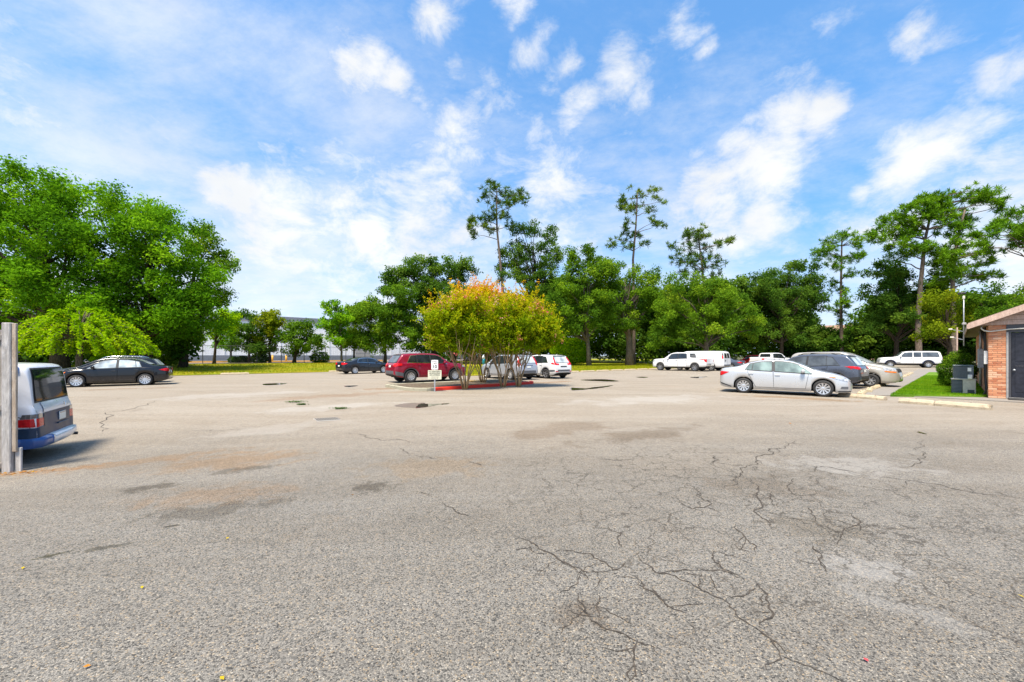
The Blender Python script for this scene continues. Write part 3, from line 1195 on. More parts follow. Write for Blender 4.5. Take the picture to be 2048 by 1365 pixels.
    for dn in S.get('doors', []):
        x0b, x0t, x1b, x1t = dn[:4]
        zl = dn[4] if len(dn) > 4 else S.get('sill', 0.30)

        def dfn(g):
            def fn(u, w_):
                xb = x0b - g + (x1b - x0b + 2 * g) * u
                xt = x0t - g + (x1t - x0t + 2 * g) * u
                zt = float(belt(xt)) - 0.012 + g * .5
                return (xb + (xt - xb) * w_, (zl - g) + (zt - zl + g) * w_)
            return fn
        for sd in ('left', 'right'):
            d_ = put('door', body_mat, [(sd, dfn(0), 18, 12)], 0.011)
            put('door_seam', M['under'], [(sd, dfn(0.011), 18, 12)], 0.004, d_)
            hx = x0t + 0.14 if S.get('handle_rear', True) else x1t - 0.14
            p = hit(sd, hx, float(belt(hx)) - 0.13, 0.02)
            sg = 1 if sd == 'left' else -1
            mb = MB().bbox(p[0] - .09, p[0] + .09, p[1] - .018, p[1] + .018, p[2] - .014, p[2] + .014, .008)
            mb.build('handle', M['chrome'] if S.get('chrome_handles') else (M['blacktrim'] if S.get('black_handles') else body_mat), d_)
    for nm, mt, pcs in S.get('patches', []):
        mat = M[mt] if mt != 'paint' else body_mat
        off = 0.010
        if pcs[0] == 'one':                      # one object, pieces as given
            put(nm, mat, [(k, quad(c), 6, 4) for k, c in pcs[1]], off)
        else:                                    # a mirrored pair
            for sg in (1, -1):
                ps = []
                for k, c in pcs[1]:
                    if k == 'side':
                        ps.append(('left' if sg > 0 else 'right', quad(c), 6, 4))
                    elif k == 'top':
                        ps.append((k, quad([(a, sg * b) for a, b in c]), 6, 4))
                    else:
                        ps.append((k, quad([(sg * a, b) for a, b in c]), 6, 4))
                put(nm, mat, ps, off)
    # flared arches
    if S.get('flare'):
        for xw in (xr, xf):
            for sd in ('left', 'right'):
                r0, r1 = ra + 0.004, ra + S['flare']
                fn = lambda u, w_: (xw + (r0 + (r1 - r0) * w_) * math.cos(math.pi * (-.02 + 1.04 * u)), zc + (r0 + (r1 - r0) * w_) * math.sin(math.pi * (-.02 + 1.04 * u)))
                put('wheel_arch', M[S.get('flare_mat', 'greytrim')], [(sd, fn, 16, 2)], 0.016)
    if 'mirror' in S:
        mx, mz = S['mirror']
        for sg in (1, -1):
            p = hit('left' if sg > 0 else 'right', mx, mz, 0.0)
            mb = MB().bbox(p[0] - .06, p[0] + .08, p[1] + min(sg * .03, sg * .22), p[1] + max(sg * .03, sg * .22), p[2] - .02, p[2] + .125, .04)
            mb.tube([(p[0], p[1] - sg * .03, p[2] + .02), (p[0], p[1] + sg * .08, p[2] + .035)], .025, 6)
            mb.build('mirror', M['blacktrim'] if S.get('black_mirror') else body_mat, rootO, True)
    if S.get('rails'):
        a, b, yy = S['rails']
        for sg in (1, -1):
            mb = MB()
            pts = [(q - xm, sg * yy, float(top(q)) - .03 + (.085 if 0 < i < 6 else .0)) for i, q in enumerate(np.linspace(a, b, 7))]
            mb.tube(pts, .02, 6)
            mb.build('roof_rail', M[S.get('rail_mat', 'blacktrim')], rootO, True)
    if S.get('crossbars'):
        for q in S['crossbars']:
            zt = float(top(q)) + .07
            MB().tube([(q - xm, -.56, zt - .03), (q - xm, -.5, zt), (q - xm, .5, zt), (q - xm, .56, zt - .03)], .02, 6).build('roof_crossbar', M['blacktrim'], rootO)
    if S.get('antenna'):
        q = S['antenna']
        MB().tube([(q - xm, 0, float(top(q)) - .01), (q - .08 - xm, 0, float(top(q)) + .07)], [.03, .008], 5).build('antenna', body_mat, rootO)
    hub, tyre, rim = wheel_meshes(Rw, S.get('rim', Rw * .68), S.get('tw', .21), S.get('spokes', 10), S.get('wstyle', 'plain'))
    for xw in (xr, xf):
        for sg in (1, -1):
            w_ = from_data('wheel', hub, rootO)
            w_.location = (xw - xm, sg * (hw - S.get('tw', .21) / 2 - .012), Rw)
            w_.rotation_euler = (0, random.uniform(0, 6), 0 if sg > 0 else math.pi)
            from_data('tyre', tyre, w_)
            from_data('rim', rim, w_)
    return rootO


def Q(x0, z0, x1, z1):
    return [(x0, z0), (x1, z0), (x1, z1), (x0, z1)]


def scaled(S, **k):
    d = dict(S)
    d.update(k)
    return d


SEDAN = dict(L=4.56, xr=0.96, wb=2.70, R=0.325, hw=0.895, rim=.225, tw=.215, spokes=10, wstyle='multi', arch=.375, tumble=.38, crown=.05,
             top=[(0, .60), (.03, .80), (.07, .98), (.14, 1.06), (.35, 1.095), (.62, 1.13), (1.25, 1.345), (1.75, 1.43), (2.2, 1.44), (2.65, 1.385), (3.05, 1.235), (3.45, 1.04), (3.62, .985), (4.05, .89), (4.32, .79), (4.48, .66), (4.56, .50)],
             belt=[(0, .86), (.5, .97), (1.0, .985), (1.5, .965), (2.5, .915), (3.3, .865), (3.9, .80), (4.56, .6)],
             bot=[(0, .36), (.12, .27), (.5, .21), (1.5, .19), (3.2, .19), (4.1, .18), (4.45, .18), (4.56, .24)],
             plan=[(0, .52), (.03, .66), (.09, .76), (.25, .83), (.6, .88), (1.2, .895), (3.4, .895), (3.9, .885), (4.25, .82), (4.43, .70), (4.52, .52), (4.56, .34)],
             windows=[(1.02, 1.20, 1.26, 1.30), (1.29, 1.33, 1.98, 1.98), (2.10, 2.08, 3.34, 2.86)],
             pillars=[(1.98, 1.98, 2.10, 2.08)],
             windshield=(3.40, 2.72, .70, .54), rearglass=('top', .70, 1.38, .60, .50),
             doors=[(1.42, 1.10, 2.05, 2.02), (2.06, 2.04, 3.10, 3.20)], mirror=(3.02, .93), drop=.085,
             patches=[('tail_light', 'tail', ('pair', [('side', [(.02, .80), (.06, .72), (.42, .90), (.10, .93)]), ('rear', [(.36, .80), (.74, .74), (.74, .92), (.36, .90)])])),
                      ('headlight', 'head', ('pair', [('side', [(3.98, .73), (4.42, .60), (4.40, .69), (3.85, .81)]), ('front', [(.42, .60), (.72, .66), (.74, .76), (.42, .68)])])),
                      ('turn_lamp', 'amber', ('pair', [('side', [(3.86, .775), (4.06, .73), (4.03, .775), (3.80, .815)])])),
                      ('grille', 'under', ('one', [('front', [(-.4, .52), (.4, .52), (.46, .62), (-.46, .62)])])),
                      ('fog_lamp_recess', 'greytrim', ('pair', [('side', [(4.18, .34), (4.42, .33), (4.42, .42), (4.22, .42)])])),
                      ('lower_grille', 'blacktrim', ('pair', [('side', [(4.10, .215), (4.50, .20), (4.50, .255), (4.14, .25)])])),
                      ('license_plate', 'plate', ('one', [('front', Q(-.15, .37, .15, .48))])),
                      ('rear_bumper_trim', 'blacktrim', ('pair', [('side', [(.03, .40), (.50, .245), (.50, .285), (.03, .46)])])),
                      ('rear_license_plate', 'plate', ('one', [('rear', Q(-.16, .70, .16, .82))]))])

COROLLA = scaled(SEDAN, L=4.55, xr=.98, wb=2.60, R=.318, hw=.87, rim=.225, spokes=11,
                 top=[(0, .56), (.03, .78), (.08, .98), (.15, 1.04), (.40, 1.075), (.72, 1.11), (1.28, 1.36), (1.75, 1.45), (2.15, 1.46), (2.55, 1.415), (2.95, 1.27), (3.36, 1.06), (3.52, 1.00), (4.0, .91), (4.32, .80), (4.48, .66), (4.55, .50)],
                 belt=[(0, .84), (.5, .96), (1.0, .97), (2.5, .93), (3.3, .90), (3.9, .82), (4.55, .6)],
                 plan=[(0, .52), (.03, .66), (.09, .75), (.25, .81), (.6, .86), (1.2, .87), (3.4, .87), (3.9, .86), (4.25, .80), (4.43, .68), (4.52, .5), (4.55, .34)],
                 bot=[(0, .34), (.12, .27), (.5, .21), (1.5, .19), (3.2, .19), (4.1, .18), (4.45, .18), (4.55, .24)],
                 windows=[(1.12, 1.24, 1.32, 1.36), (1.35, 1.39, 2.02, 2.02), (2.13, 2.12, 3.22, 2.74)], pillars=[(2.02, 2.02, 2.13, 2.12)], windshield=(3.30, 2.64, .68, .53), rearglass=('top', .80, 1.36, .58, .48),
                 doors=[(1.42, 1.18, 2.07, 2.05), (2.08, 2.07, 3.02, 3.10)], mirror=(2.96, .96),
                 patches=[('tail_light', 'tail', ('pair', [('side', [(.02, .78), (.06, .74), (.42, .84), (.10, .93)]), ('rear', [(.36, .78), (.74, .76), (.74, .92), (.36, .90)])])),
                          ('headlight', 'amber', ('pair', [('side', [(4.02, .69), (4.36, .60), (4.36, .69), (3.95, .79)])])),
                          ('license_plate', 'plate', ('one', [('front', Q(-.15, .37, .15, .48))])),
                          ('rear_license_plate', 'plate', ('one', [('rear', Q(-.16, .66, .16, .78))]))])

MALIBU = scaled(COROLLA, L=4.86, xr=1.05, wb=2.74, R=.335, hw=.925, rim=.235, spokes=10,
                top=[(0, .60), (.03, .82), (.08, 1.03), (.16, 1.09), (.45, 1.12), (.85, 1.16), (1.45, 1.385), (1.95, 1.46), (2.35, 1.465), (2.8, 1.41), (3.2, 1.26), (3.62, 1.06), (3.8, 1.0), (4.3, .90), (4.6, .80), (4.78, .66), (4.86, .50)],
                belt=[(0, .88), (.5, 1.0), (1.2, 1.02), (2.6, .95), (3.5, .90), (4.2, .82), (4.86, .6)],
                plan=[(0, .55), (.03, .70), (.09, .80), (.25, .87), (.6, .91), (1.2, .925), (3.6, .925), (4.2, .91), (4.55, .84), (4.73, .72), (4.82, .54), (4.86, .36)],
                bot=[(0, .36), (.12, .28), (.5, .22), (1.5, .19), (3.4, .19), (4.4, .18), (4.75, .18), (4.86, .24)],
                windows=[(1.26, 1.42, 2.22, 2.22), (2.30, 2.28, 3.48, 2.98)], wtrim='chrome', pillars=[(2.22, 2.22, 2.30, 2.28)], windshield=(3.54, 2.90, .70, .55), rearglass=('top', .95, 1.55, .62, .52),
                doors=[(1.58, 1.30, 2.25, 2.23), (2.26, 2.25, 3.25, 3.35)], mirror=(3.15, .99),
                patches=[('tail_light', 'tail', ('pair', [('side', [(.02, .84), (.06, .80), (.40, .92), (.10, 1.01)]), ('rear', [(.40, .84), (.79, .80), (.79, 1.0), (.40, .99)])])),
                         ('headlight', 'head', ('pair', [('side', [(4.26, .70), (4.66, .62), (4.66, .71), (4.2, .80)])])),
                         ('rear_license_plate', 'plate', ('one', [('rear', Q(-.16, .66, .16, .78))]))])

SUV = dict(L=4.60, xr=.92, wb=2.66, R=.345, hw=.92, rim=.235, tw=.225, spokes=5, arch=.405, tumble=.27, crown=.05,
           top=[(0, .62), (.02, .80), (.05, .98), (.12, 1.08), (.22, 1.22), (.40, 1.46), (.55, 1.60), (.75, 1.645), (1.4, 1.68), (2.0, 1.685), (2.5, 1.64), (2.85, 1.53), (3.25, 1.29), (3.55, 1.12), (3.75, 1.07), (4.15, .99), (4.42, .86), (4.54, .70), (4.60, .52)],
           belt=[(0, .95), (.3, 1.10), (1.0, 1.10), (2.0, 1.05), (3.2, 1.0), (3.6, .97), (4.6, .7)],
           bot=[(0, .42), (.15, .32), (.5, .24), (3.2, .22), (4.2, .22), (4.5, .24), (4.6, .3)],
           plan=[(0, .66), (.03, .77), (.09, .84), (.25, .88), (.6, .91), (1.2, .92), (3.4, .92), (3.9, .91), (4.3, .84), (4.48, .72), (4.56, .56), (4.60, .4)],
           windows=[(.80, .92, 1.28, 1.30, .14), (1.33, 1.34, 2.10, 2.08), (2.20, 2.17, 3.32, 2.84)], drop=.11,
           pillars=[(2.10, 2.08, 2.20, 2.17), (1.28, 1.30, 1.33, 1.34)], windshield=(3.48, 2.78, .74, .60), rearglass=('rear', 1.13, 1.53, .66, .56),
           doors=[(1.42, 1.26, 2.13, 2.11), (2.15, 2.13, 3.08, 3.18)], mirror=(3.02, 1.04), sill=.36,
           patches=[('tail_light', 'tail', ('pair', [('side', [(.03, .92), (.16, .92), (.30, 1.12), (.12, 1.12)]), ('rear', [(.58, .92), (.84, .90), (.84, 1.14), (.58, 1.12)])])),
                    ('headlight', 'head', ('pair', [('side', [(4.05, .82), (4.46, .72), (4.44, .82), (3.98, .91)])])),
                    ('bumper_trim', 'blacktrim', ('one', [('rear', [(-.76, .44), (.76, .44), (.76, .60), (-.76, .60)])])),
                    ('license_plate', 'plate', ('one', [('rear', Q(-.16, .80, .16, .92))]))])

CRV_NEW = scaled(SUV, glass='glass_dark', rglass='glass_light', spokes=5, wstyle='dark', flare=.055, flare_mat='greytrim', arch=.40, black_handles=False,
                 windows=[(.72, 1.02, 1.28, 1.30, .15), (1.33, 1.34, 2.10, 2.08), (2.20, 2.17, 3.32, 2.84)],
                 patches=[('tail_light', 'tail', ('pair', [('side', [(.04, .98), (.40, 1.06), (.34, 1.13), (.07, 1.13)]), ('rear', [(.40, .97), (.86, .97), (.86, 1.10), (.40, 1.06)]), ('rear', [(.64, 1.08), (.80, 1.08), (.70, 1.50), (.60, 1.50)])])),
                          ('headlight', 'head', ('pair', [('side', [(4.05, .82), (4.46, .72), (4.44, .82), (3.98, .91)])])),
                          ('spoiler', 'blacktrim', ('one', [('rear', [(-.60, 1.545), (.60, 1.545), (.57, 1.61), (-.57, 1.61)])])),
                          ('bumper_trim', 'greytrim', ('one', [('rear', [(-.84, .52), (.84, .52), (.84, .64), (-.84, .64)]), ('left', [(.06, .52), (.50, .50), (.50, .62), (.06, .64)]), ('right', [(.06, .52), (.50, .50), (.50, .62), (.06, .64)])])),
                          ('reflector', 'tail', ('pair', [('rear', Q(.56, .49, .78, .55))])),
                          ('plate_recess', 'under', ('one', [('rear', Q(-.30, .83, .30, .90))]))])
CRV_OLD = scaled(SUV, glass='glass_dark', rglass='glass_light', spokes=10, L=4.55,
                 top=[(0, .62), (.02, .80), (.05, .98), (.10, 1.10), (.17, 1.24), (.30, 1.46), (.45, 1.60), (.70, 1.65), (1.4, 1.68), (2.0, 1.685), (2.5, 1.64), (2.85, 1.53), (3.25, 1.29), (3.55, 1.12), (3.75, 1.07), (4.15, .99), (4.40, .86), (4.50, .70), (4.55, .52)],
                 plan=[(0, .66), (.03, .77), (.09, .84), (.25, .88), (.6, .91), (1.2, .92), (3.4, .92), (3.9, .91), (4.3, .84), (4.45, .72), (4.52, .56), (4.55, .4)],
                 bot=[(0, .42), (.15, .32), (.5, .24), (3.2, .22), (4.2, .22), (4.5, .24), (4.55, .3)],
                 belt=[(0, .95), (.3, 1.10), (1.0, 1.10), (2.0, 1.05), (3.2, 1.0), (3.6, .97), (4.55, .7)],
                 patches=[('tail_light', 'tail', ('pair', [('rear', [(.70, .98), (.86, .98), (.82, 1.12), (.68, 1.12)]), ('rear', [(.66, 1.12), (.80, 1.12), (.68, 1.56), (.60, 1.56)]), ('side', [(.02, .90), (.12, .90), (.30, 1.3), (.19, 1.3)])])),
                          ('lower_lens', 'tailclear', ('pair', [('rear', [(.70, .86), (.86, .86), (.86, .97), (.70, .97)])])),
                          ('headlight', 'head', ('pair', [('side', [(4.02, .82), (4.42, .72), (4.40, .82), (3.95, .91)])])),
                          ('bumper_trim', 'greytrim', ('one', [('rear', [(-.80, .46), (.80, .46), (.80, .62), (-.80, .62)])])),
                          ('plate_recess', 'greytrim', ('one', [('rear', Q(-.36, .955, .36, .985))])),
                          ('license_plate', 'plate', ('one', [('rear', Q(-.16, .80, .16, .92))]))])
RAV = scaled(SUV, glass='glass_mid', rails=(.9, 2.7, .56), spokes=5, rglass='glass_light',
             windows=[(.78, 1.12, 1.30, 1.32, .15), (1.33, 1.34, 2.10, 2.08), (2.20, 2.17, 3.32, 2.84)],
             patches=[('tail_light', 'tail', ('pair', [('side', [(.06, .94), (.50, 1.05), (.42, 1.10), (.07, 1.08)]), ('rear', [(.50, .96), (.88, .94), (.88, 1.08), (.50, 1.06)])])),
                      ('headlight', 'head', ('pair', [('side', [(4.05, .82), (4.46, .72), (4.44, .82), (3.98, .91)])])),
                      ('bumper_trim', 'blacktrim', ('one', [('rear', [(-.80, .42), (.80, .42), (.80, .60), (-.80, .60)]), ('left', [(.04, .40), (.5, .36), (.5, .52), (.04, .60)]), ('right', [(.04, .40), (.5, .36), (.5, .52), (.04, .60)])])),
                      ('spoiler', 'blacktrim', ('one', [('rear', [(-.60, 1.545), (.60, 1.545), (.57, 1.61), (-.57, 1.61)])])),
                      ('license_plate', 'plate', ('one', [('rear', Q(-.16, .80, .16, .92))]))])
CHEROKEE = scaled(SUV, L=4.82, xr=.96, wb=2.92, R=.385, hw=.96, rim=.225, tw=.25, spokes=10, arch=.45, tumble=.24, sill=.42,
                  top=[(0, .70), (.02, .86), (.05, 1.05), (.12, 1.14), (.22, 1.30), (.38, 1.52), (.52, 1.68), (.70, 1.715), (1.4, 1.75), (2.0, 1.755), (2.55, 1.73), (2.85, 1.64), (3.2, 1.42), (3.52, 1.21), (3.7, 1.17), (4.3, 1.12), (4.62, 1.02), (4.76, .82), (4.82, .6)],
                  belt=[(0, 1.0), (.3, 1.17), (1.0, 1.18), (2.0, 1.16), (3.3, 1.10), (3.7, 1.06), (4.82, .8)],
                  bot=[(0, .50), (.15, .40), (.5, .32), (3.2, .30), (4.4, .30), (4.7, .32), (4.82, .4)],
                  plan=[(0, .72), (.03, .82), (.09, .89), (.25, .93), (.6, .95), (1.2, .96), (3.6, .96), (4.1, .95), (4.5, .90), (4.68, .80), (4.78, .66), (4.82, .5)],
                  glass='glass_dark', rglass='glass_mid', wtrim='chrome', flare=.05, flare_mat='greytrim',
                  windows=[(.74, .98, 1.32, 1.34, .14), (1.37, 1.38, 2.18, 2.16), (2.27, 2.24, 3.34, 2.88)], pillars=[(2.18, 2.16, 2.27, 2.24), (1.32, 1.34, 1.37, 1.38)], windshield=(3.46, 2.84, .76, .62), rearglass=('rear', 1.20, 1.60, .68, .58),
                  doors=[(1.56, 1.34, 2.21, 2.19), (2.23, 2.21, 3.22, 3.30)], mirror=(3.10, 1.13),
                  patches=[('tail_light', 'tail', ('pair', [('side', [(.04, .98), (.42, 1.02), (.44, 1.15), (.10, 1.17)]), ('rear', [(.52, .98), (.90, .96), (.90, 1.16), (.52, 1.16)])])),
                           ('headlight', 'head', ('pair', [('side', [(4.36, .92), (4.66, .88), (4.64, .98), (4.30, 1.02)])])),
                           ('bumper_trim', 'greytrim', ('one', [('rear', [(-.86, .50), (.86, .50), (.86, .72), (-.86, .72)]), ('left', [(.05, .46), (.50, .42), (.50, .60), (.05, .70)]), ('right', [(.05, .46), (.50, .42), (.50, .60), (.05, .70)])])),
                           ('spoiler', 'blacktrim', ('one', [('rear', [(-.62, 1.62), (.62, 1.62), (.58, 1.68), (-.58, 1.68)])])),
                           ('license_plate', 'plate', ('one', [('rear', Q(-.16, .92, .16, 1.04))]))])
ELEMENT = scaled(SUV, L=4.32, xr=.72, wb=2.57, R=.335, hw=.91, arch=.40, tumble=.06, crown=.06, sill=.36, n=110,
                 top=[(0, .52), (.012, .70), (.03, .985), (.05, 1.02), (.065, 1.06), (.08, 1.16), (.125, 1.58), (.165, 1.725), (.24, 1.765), (1.0, 1.79), (2.4, 1.79), (2.7, 1.74), (3.1, 1.45), (3.45, 1.16), (3.7, 1.10), (4.05, 1.03), (4.2, .90), (4.28, .72), (4.32, .5)],
                 belt=[(0, .95), (.2, 1.08), (1.0, 1.08), (3.2, 1.05), (4.32, .7)],
                 bot=[(0, .36), (.10, .30), (.4, .24), (3.2, .22), (4.1, .22), (4.32, .3)],
                 plan=[(0, .80), (.015, .855), (.04, .885), (.10, .90), (.5, .91), (3.4, .91), (3.9, .89), (4.15, .80), (4.27, .6), (4.32, .4)],
                 windows=[(.28, .36, .95, .95, .17), (1.02, 1.02, 1.75, 1.75, .17), (1.85, 1.85, 3.15, 2.72, .17)], pillars=[], windshield=(3.40, 2.80, .72, .66), rearglass=('rear', 1.10, 1.66, .765, .69),
                 glass='glass_dark', rglass='glass_dark', doors=[(1.05, 1.05, 1.78, 1.78), (1.80, 1.80, 2.98, 3.05)], mirror=(2.95, 1.08),
                 patches=[('tailgate_upper', 'paint', ('one', [('rear', [(-.72, .885), (.60, .885), (.60, 1.065), (-.72, 1.065)])])),
                          ('tail_light', 'tail', ('pair', [('rear', [(.64, .66), (.90, .65), (.90, .80), (.64, .80)]), ('side', [(.015, .65), (.24, .67), (.24, .80), (.02, .80)])])),
                          ('tail_light_upper', 'smoke', ('pair', [('rear', [(.67, .805), (.90, .805), (.90, .88), (.67, .88)]), ('side', [(.02, .805), (.20, .805), (.18, .88), (.03, .88)])])),
                          ('side_cladding', 'bluetrim', ('pair', [('side', [(.02, .42), (.32, .40), (.32, .64), (.02, .64)]), ('rear', [(.62, .44), (.9, .44), (.9, .645), (.62, .645)])])),
                          ('tailgate_lower', 'slate', ('one', [('rear', [(-.86, .46), (.62, .46), (.62, .875), (-.86, .875)])])),
                          ('rear_pillar', 'blue', ('pair', [('side', [(.24, 1.60), (.62, 1.62), (.62, 1.715), (.24, 1.715)])]))])
PICKUP = scaled(SUV, L=5.90, xr=1.18, wb=3.70, R=.41, hw=1.01, rim=.255, tw=.27, spokes=6, wstyle='dark', arch=.475, tumble=.20, sill=.50, n=120,
                top=[(0, .70), (.01, .95), (.025, 1.33), (.05, 1.385), (.8, 1.395), (1.70, 1.40), (1.735, 1.42), (1.77, 1.70), (1.85, 1.88), (2.0, 1.94), (2.6, 1.965), (3.3, 1.95), (3.7, 1.86), (4.1, 1.60), (4.45, 1.36), (4.6, 1.32), (5.3, 1.27), (5.72, 1.18), (5.84, .98), (5.90, .68)],
                belt=[(0, 1.28), (1.7, 1.30), (1.9, 1.30), (3.4, 1.24), (4.3, 1.20), (4.7, 1.16), (5.9, .95)],
                bot=[(0, .58), (.1, .50), (.5, .46), (3.2, .42), (5.2, .40), (5.7, .40), (5.9, .46)],
                plan=[(0, .93), (.02, .97), (.10, .99), (.5, 1.0), (1.2, 1.01), (4.6, 1.01), (5.2, 1.0), (5.6, .96), (5.78, .86), (5.86, .74), (5.90, .6)],
                windows=[(1.98, 2.05, 2.88, 2.88, .13), (2.96, 2.96, 4.16, 3.66, .13)], pillars=[(2.88, 2.88, 2.96, 2.96, .13)], windshield=(4.38, 3.72, .80, .68), rearglass=('rear', 1.46, 1.80, .70, .62), glass='glass_dark', black_handles=True,
                doors=[(2.0, 1.95, 2.90, 2.90), (2.92, 2.92, 4.04, 4.12)], mirror=(3.95, 1.26),
                patches=[('tail_light', 'tail', ('pair', [('side', [(.03, .98), (.12, .98), (.30, 1.25), (.03, 1.25)]), ('rear', [(.84, .95), (.98, .95), (.98, 1.27), (.84, 1.27)])])),
                         ('headlight', 'head', ('pair', [('side', [(5.50, .98), (5.80, .95), (5.78, 1.10), (5.42, 1.16)])])),
                         ('fender_vent', 'under', ('pair', [('side', [(4.42, 1.02), (4.52, .98), (4.50, 1.12), (4.42, 1.14)])])),
                         ('cargo_bed', 'under', ('one', [('top', [(.10, -.80), (1.66, -.80), (1.66, .80), (.10, .80)])])),
                         ('rear_bumper', 'chrome', ('one', [('rear', [(-.94, .60), (.94, .60), (.94, .78), (-.94, .78)])])),
                         ('license_plate', 'greytrim', ('one', [('rear', Q(-.2, .64, .2, .76))])),
                         ('tailgate_seam', 'under', ('one', [('rear', Q(-.84, .80, .84, .815))]))])
VAN = scaled(SUV, L=5.70, xr=1.25, wb=3.43, R=.37, hw=1.0, rim=.22, tw=.24, spokes=8, arch=.43, tumble=.10, crown=.09, sill=.45, n=110,
             top=[(0, .62), (.01, .80), (.03, 1.2), (.07, 1.6), (.16, 1.98), (.30, 2.07), (.6, 2.10), (2.5, 2.12), (4.0, 2.10), (4.35, 1.98), (4.7, 1.60), (4.95, 1.30), (5.1, 1.22), (5.45, 1.10), (5.62, .92), (5.70, .6)],
             belt=[(0, 1.25), (4.5, 1.25), (5.0, 1.15), (5.7, .9)],
             bot=[(0, .50), (.1, .44), (.5, .38), (4.8, .34), (5.5, .34), (5.7, .42)],
             plan=[(0, .88), (.02, .93), (.08, .97), (.3, .99), (1.2, 1.0), (4.5, 1.0), (5.1, .98), (5.45, .90), (5.62, .76), (5.7, .6)],
             windows=[(3.72, 3.72, 4.62, 4.25, .2)], pillars=[], windshield=(4.86, 4.32, .78, .70), rearglass=None, doors=[(3.55, 3.55, 4.55, 4.55)], mirror=(4.50, 1.24), glass='glass_dark',
             patches=[('rear_door_window', 'glass_dark', ('pair', [('rear', [(.09, 1.36), (.66, 1.36), (.60, 1.86), (.09, 1.86)])])),
                      ('tail_light', 'tail', ('pair', [('side', [(.04, 1.30), (.20, 1.30), (.22, 1.62), (.09, 1.62)])])),
                      ('tail_light_smoked', 'smoke', ('pair', [('side', [(.09, 1.63), (.22, 1.63), (.24, 1.88), (.14, 1.88)])])),
                      ('rear_bumper', 'greytrim', ('one', [('rear', [(-.92, .52), (.92, .52), (.92, .68), (-.92, .68)])])),
                      ('headlight', 'head', ('pair', [('side', [(5.30, .84), (5.58, .80), (5.55, .95), (5.25, .98)])])),
                      ('rear_door_gap', 'under', ('one', [('rear', Q(-.012, .70, .012, 1.95))])),
                      ('license_plate', 'greytrim', ('one', [('rear', Q(.35, 1.0, .62, 1.18))]))])
del VAN['rearglass']
MINIVAN = scaled(SUV, L=4.85, xr=.95, wb=2.90, R=.335, hw=.94, rim=.20, spokes=7, arch=.385, tumble=.26, sill=.32,
                 top=[(0, .62), (.02, .82), (.05, 1.02), (.12, 1.15), (.25, 1.45), (.40, 1.70), (.6, 1.78), (1.6, 1.82), (2.4, 1.82), (2.75, 1.76), (3.1, 1.58), (3.5, 1.34), (3.75, 1.22), (3.95, 1.18), (4.4, 1.08), (4.68, .96), (4.80, .76), (4.85, .55)],
                 belt=[(0, 1.0), (.3, 1.10), (3.2, 1.08), (3.8, 1.02), (4.85, .75)],
                 bot=[(0, .42), (.15, .34), (.5, .26), (3.2, .24), (4.4, .22), (4.7, .24), (4.85, .32)],
                 plan=[(0, .70), (.03, .80), (.1, .88), (.3, .92), (.8, .94), (3.6, .94), (4.2, .92), (4.55, .82), (4.72, .68), (4.81, .52), (4.85, .38)],
                 windows=[(.60, .70, 1.4, 1.42, .15), (1.5, 1.5, 2.35, 2.33, .15), (2.45, 2.43, 3.55, 3.02, .15)], pillars=[(2.35, 2.33, 2.45, 2.43, .15)], windshield=(3.70, 3.05, .76, .62), rearglass=('rear', 1.18, 1.62, .70, .62), glass='glass_mid', wsglass='glass_light',
                 doors=[(1.5, 1.45, 2.38, 2.36), (2.40, 2.38, 3.40, 3.48)], mirror=(3.35, 1.10),
                 patches=[('headlight', 'head', ('pair', [('side', [(4.36, .86), (4.74, .80), (4.74, .95), (4.30, 1.0)]), ('front', [(.44, .80), (.76, .82), (.76, .97), (.44, .95)])])),
                          ('turn_lamp', 'amber', ('pair', [('side', [(4.40, .79), (4.76, .74), (4.76, .80), (4.36, .85)])])),
                          ('grille', 'under', ('one', [('front', [(-.42, .76), (.42, .76), (.42, .94), (-.42, .94)])])),
                          ('tail_light', 'tail', ('pair', [('rear', [(.70, 1.0), (.88, 1.0), (.84, 1.3), (.68, 1.3)])])),
                          ('license_plate', 'plate', ('one', [('front', Q(-.16, .42, .16, .54))]))])
SUBURBAN = scaled(SUV, L=5.57, xr=1.22, wb=3.34, R=.40, hw=.98, rim=.23, tw=.27, spokes=8, arch=.47, tumble=.16, crown=.06, sill=.55, n=110,
                  top=[(0, .80), (.02, 1.0), (.05, 1.3), (.10, 1.5), (.2, 1.85), (.32, 1.96), (.6, 1.99), (2.4, 2.0), (3.1, 1.98), (3.35, 1.90), (3.65, 1.62), (3.95, 1.36), (4.1, 1.31), (5.2, 1.23), (5.42, 1.16), (5.52, .95), (5.57, .7)],
                  belt=[(0, 1.30), (3.5, 1.28), (4.0, 1.24), (5.57, 1.0)],
                  bot=[(0, .60), (.1, .52), (.5, .50), (5.1, .50), (5.57, .55)],
                  plan=[(0, .90), (.03, .94), (.1, .96), (.5, .98), (5.0, .98), (5.35, .95), (5.5, .88), (5.57, .8)],
                  windows=[(.30, .42, 1.70, 1.70, .15), (1.84, 1.84, 2.46, 2.46, .15), (2.62, 2.60, 3.72, 3.28, .15)], pillars=[], windshield=(3.90, 3.38, .78, .68), rearglass=('rear', 1.40, 1.80, .74, .68),
                  doors=[(1.76, 1.74, 2.52, 2.52), (2.54, 2.54, 3.66, 3.70)], mirror=(3.62, 1.32), flare=.09, flare_mat='bluearch', glass='glass_mid', black_handles=True, rails=(.5, 3.0, .62),
                  patches=[('tail_light', 'tail', ('pair', [('rear', [(.78, .9), (.94, .9), (.94, 1.25), (.78, 1.25)])])),
                           ('headlight', 'head', ('pair', [('side', [(5.3, .98), (5.54, .95), (5.54, 1.1), (5.3, 1.12)])])),
                           ('lower_stripe', 'greytrim', ('pair', [('side', [(1.72, .58), (4.06, .58), (4.06, .64), (1.72, .64)])]))])
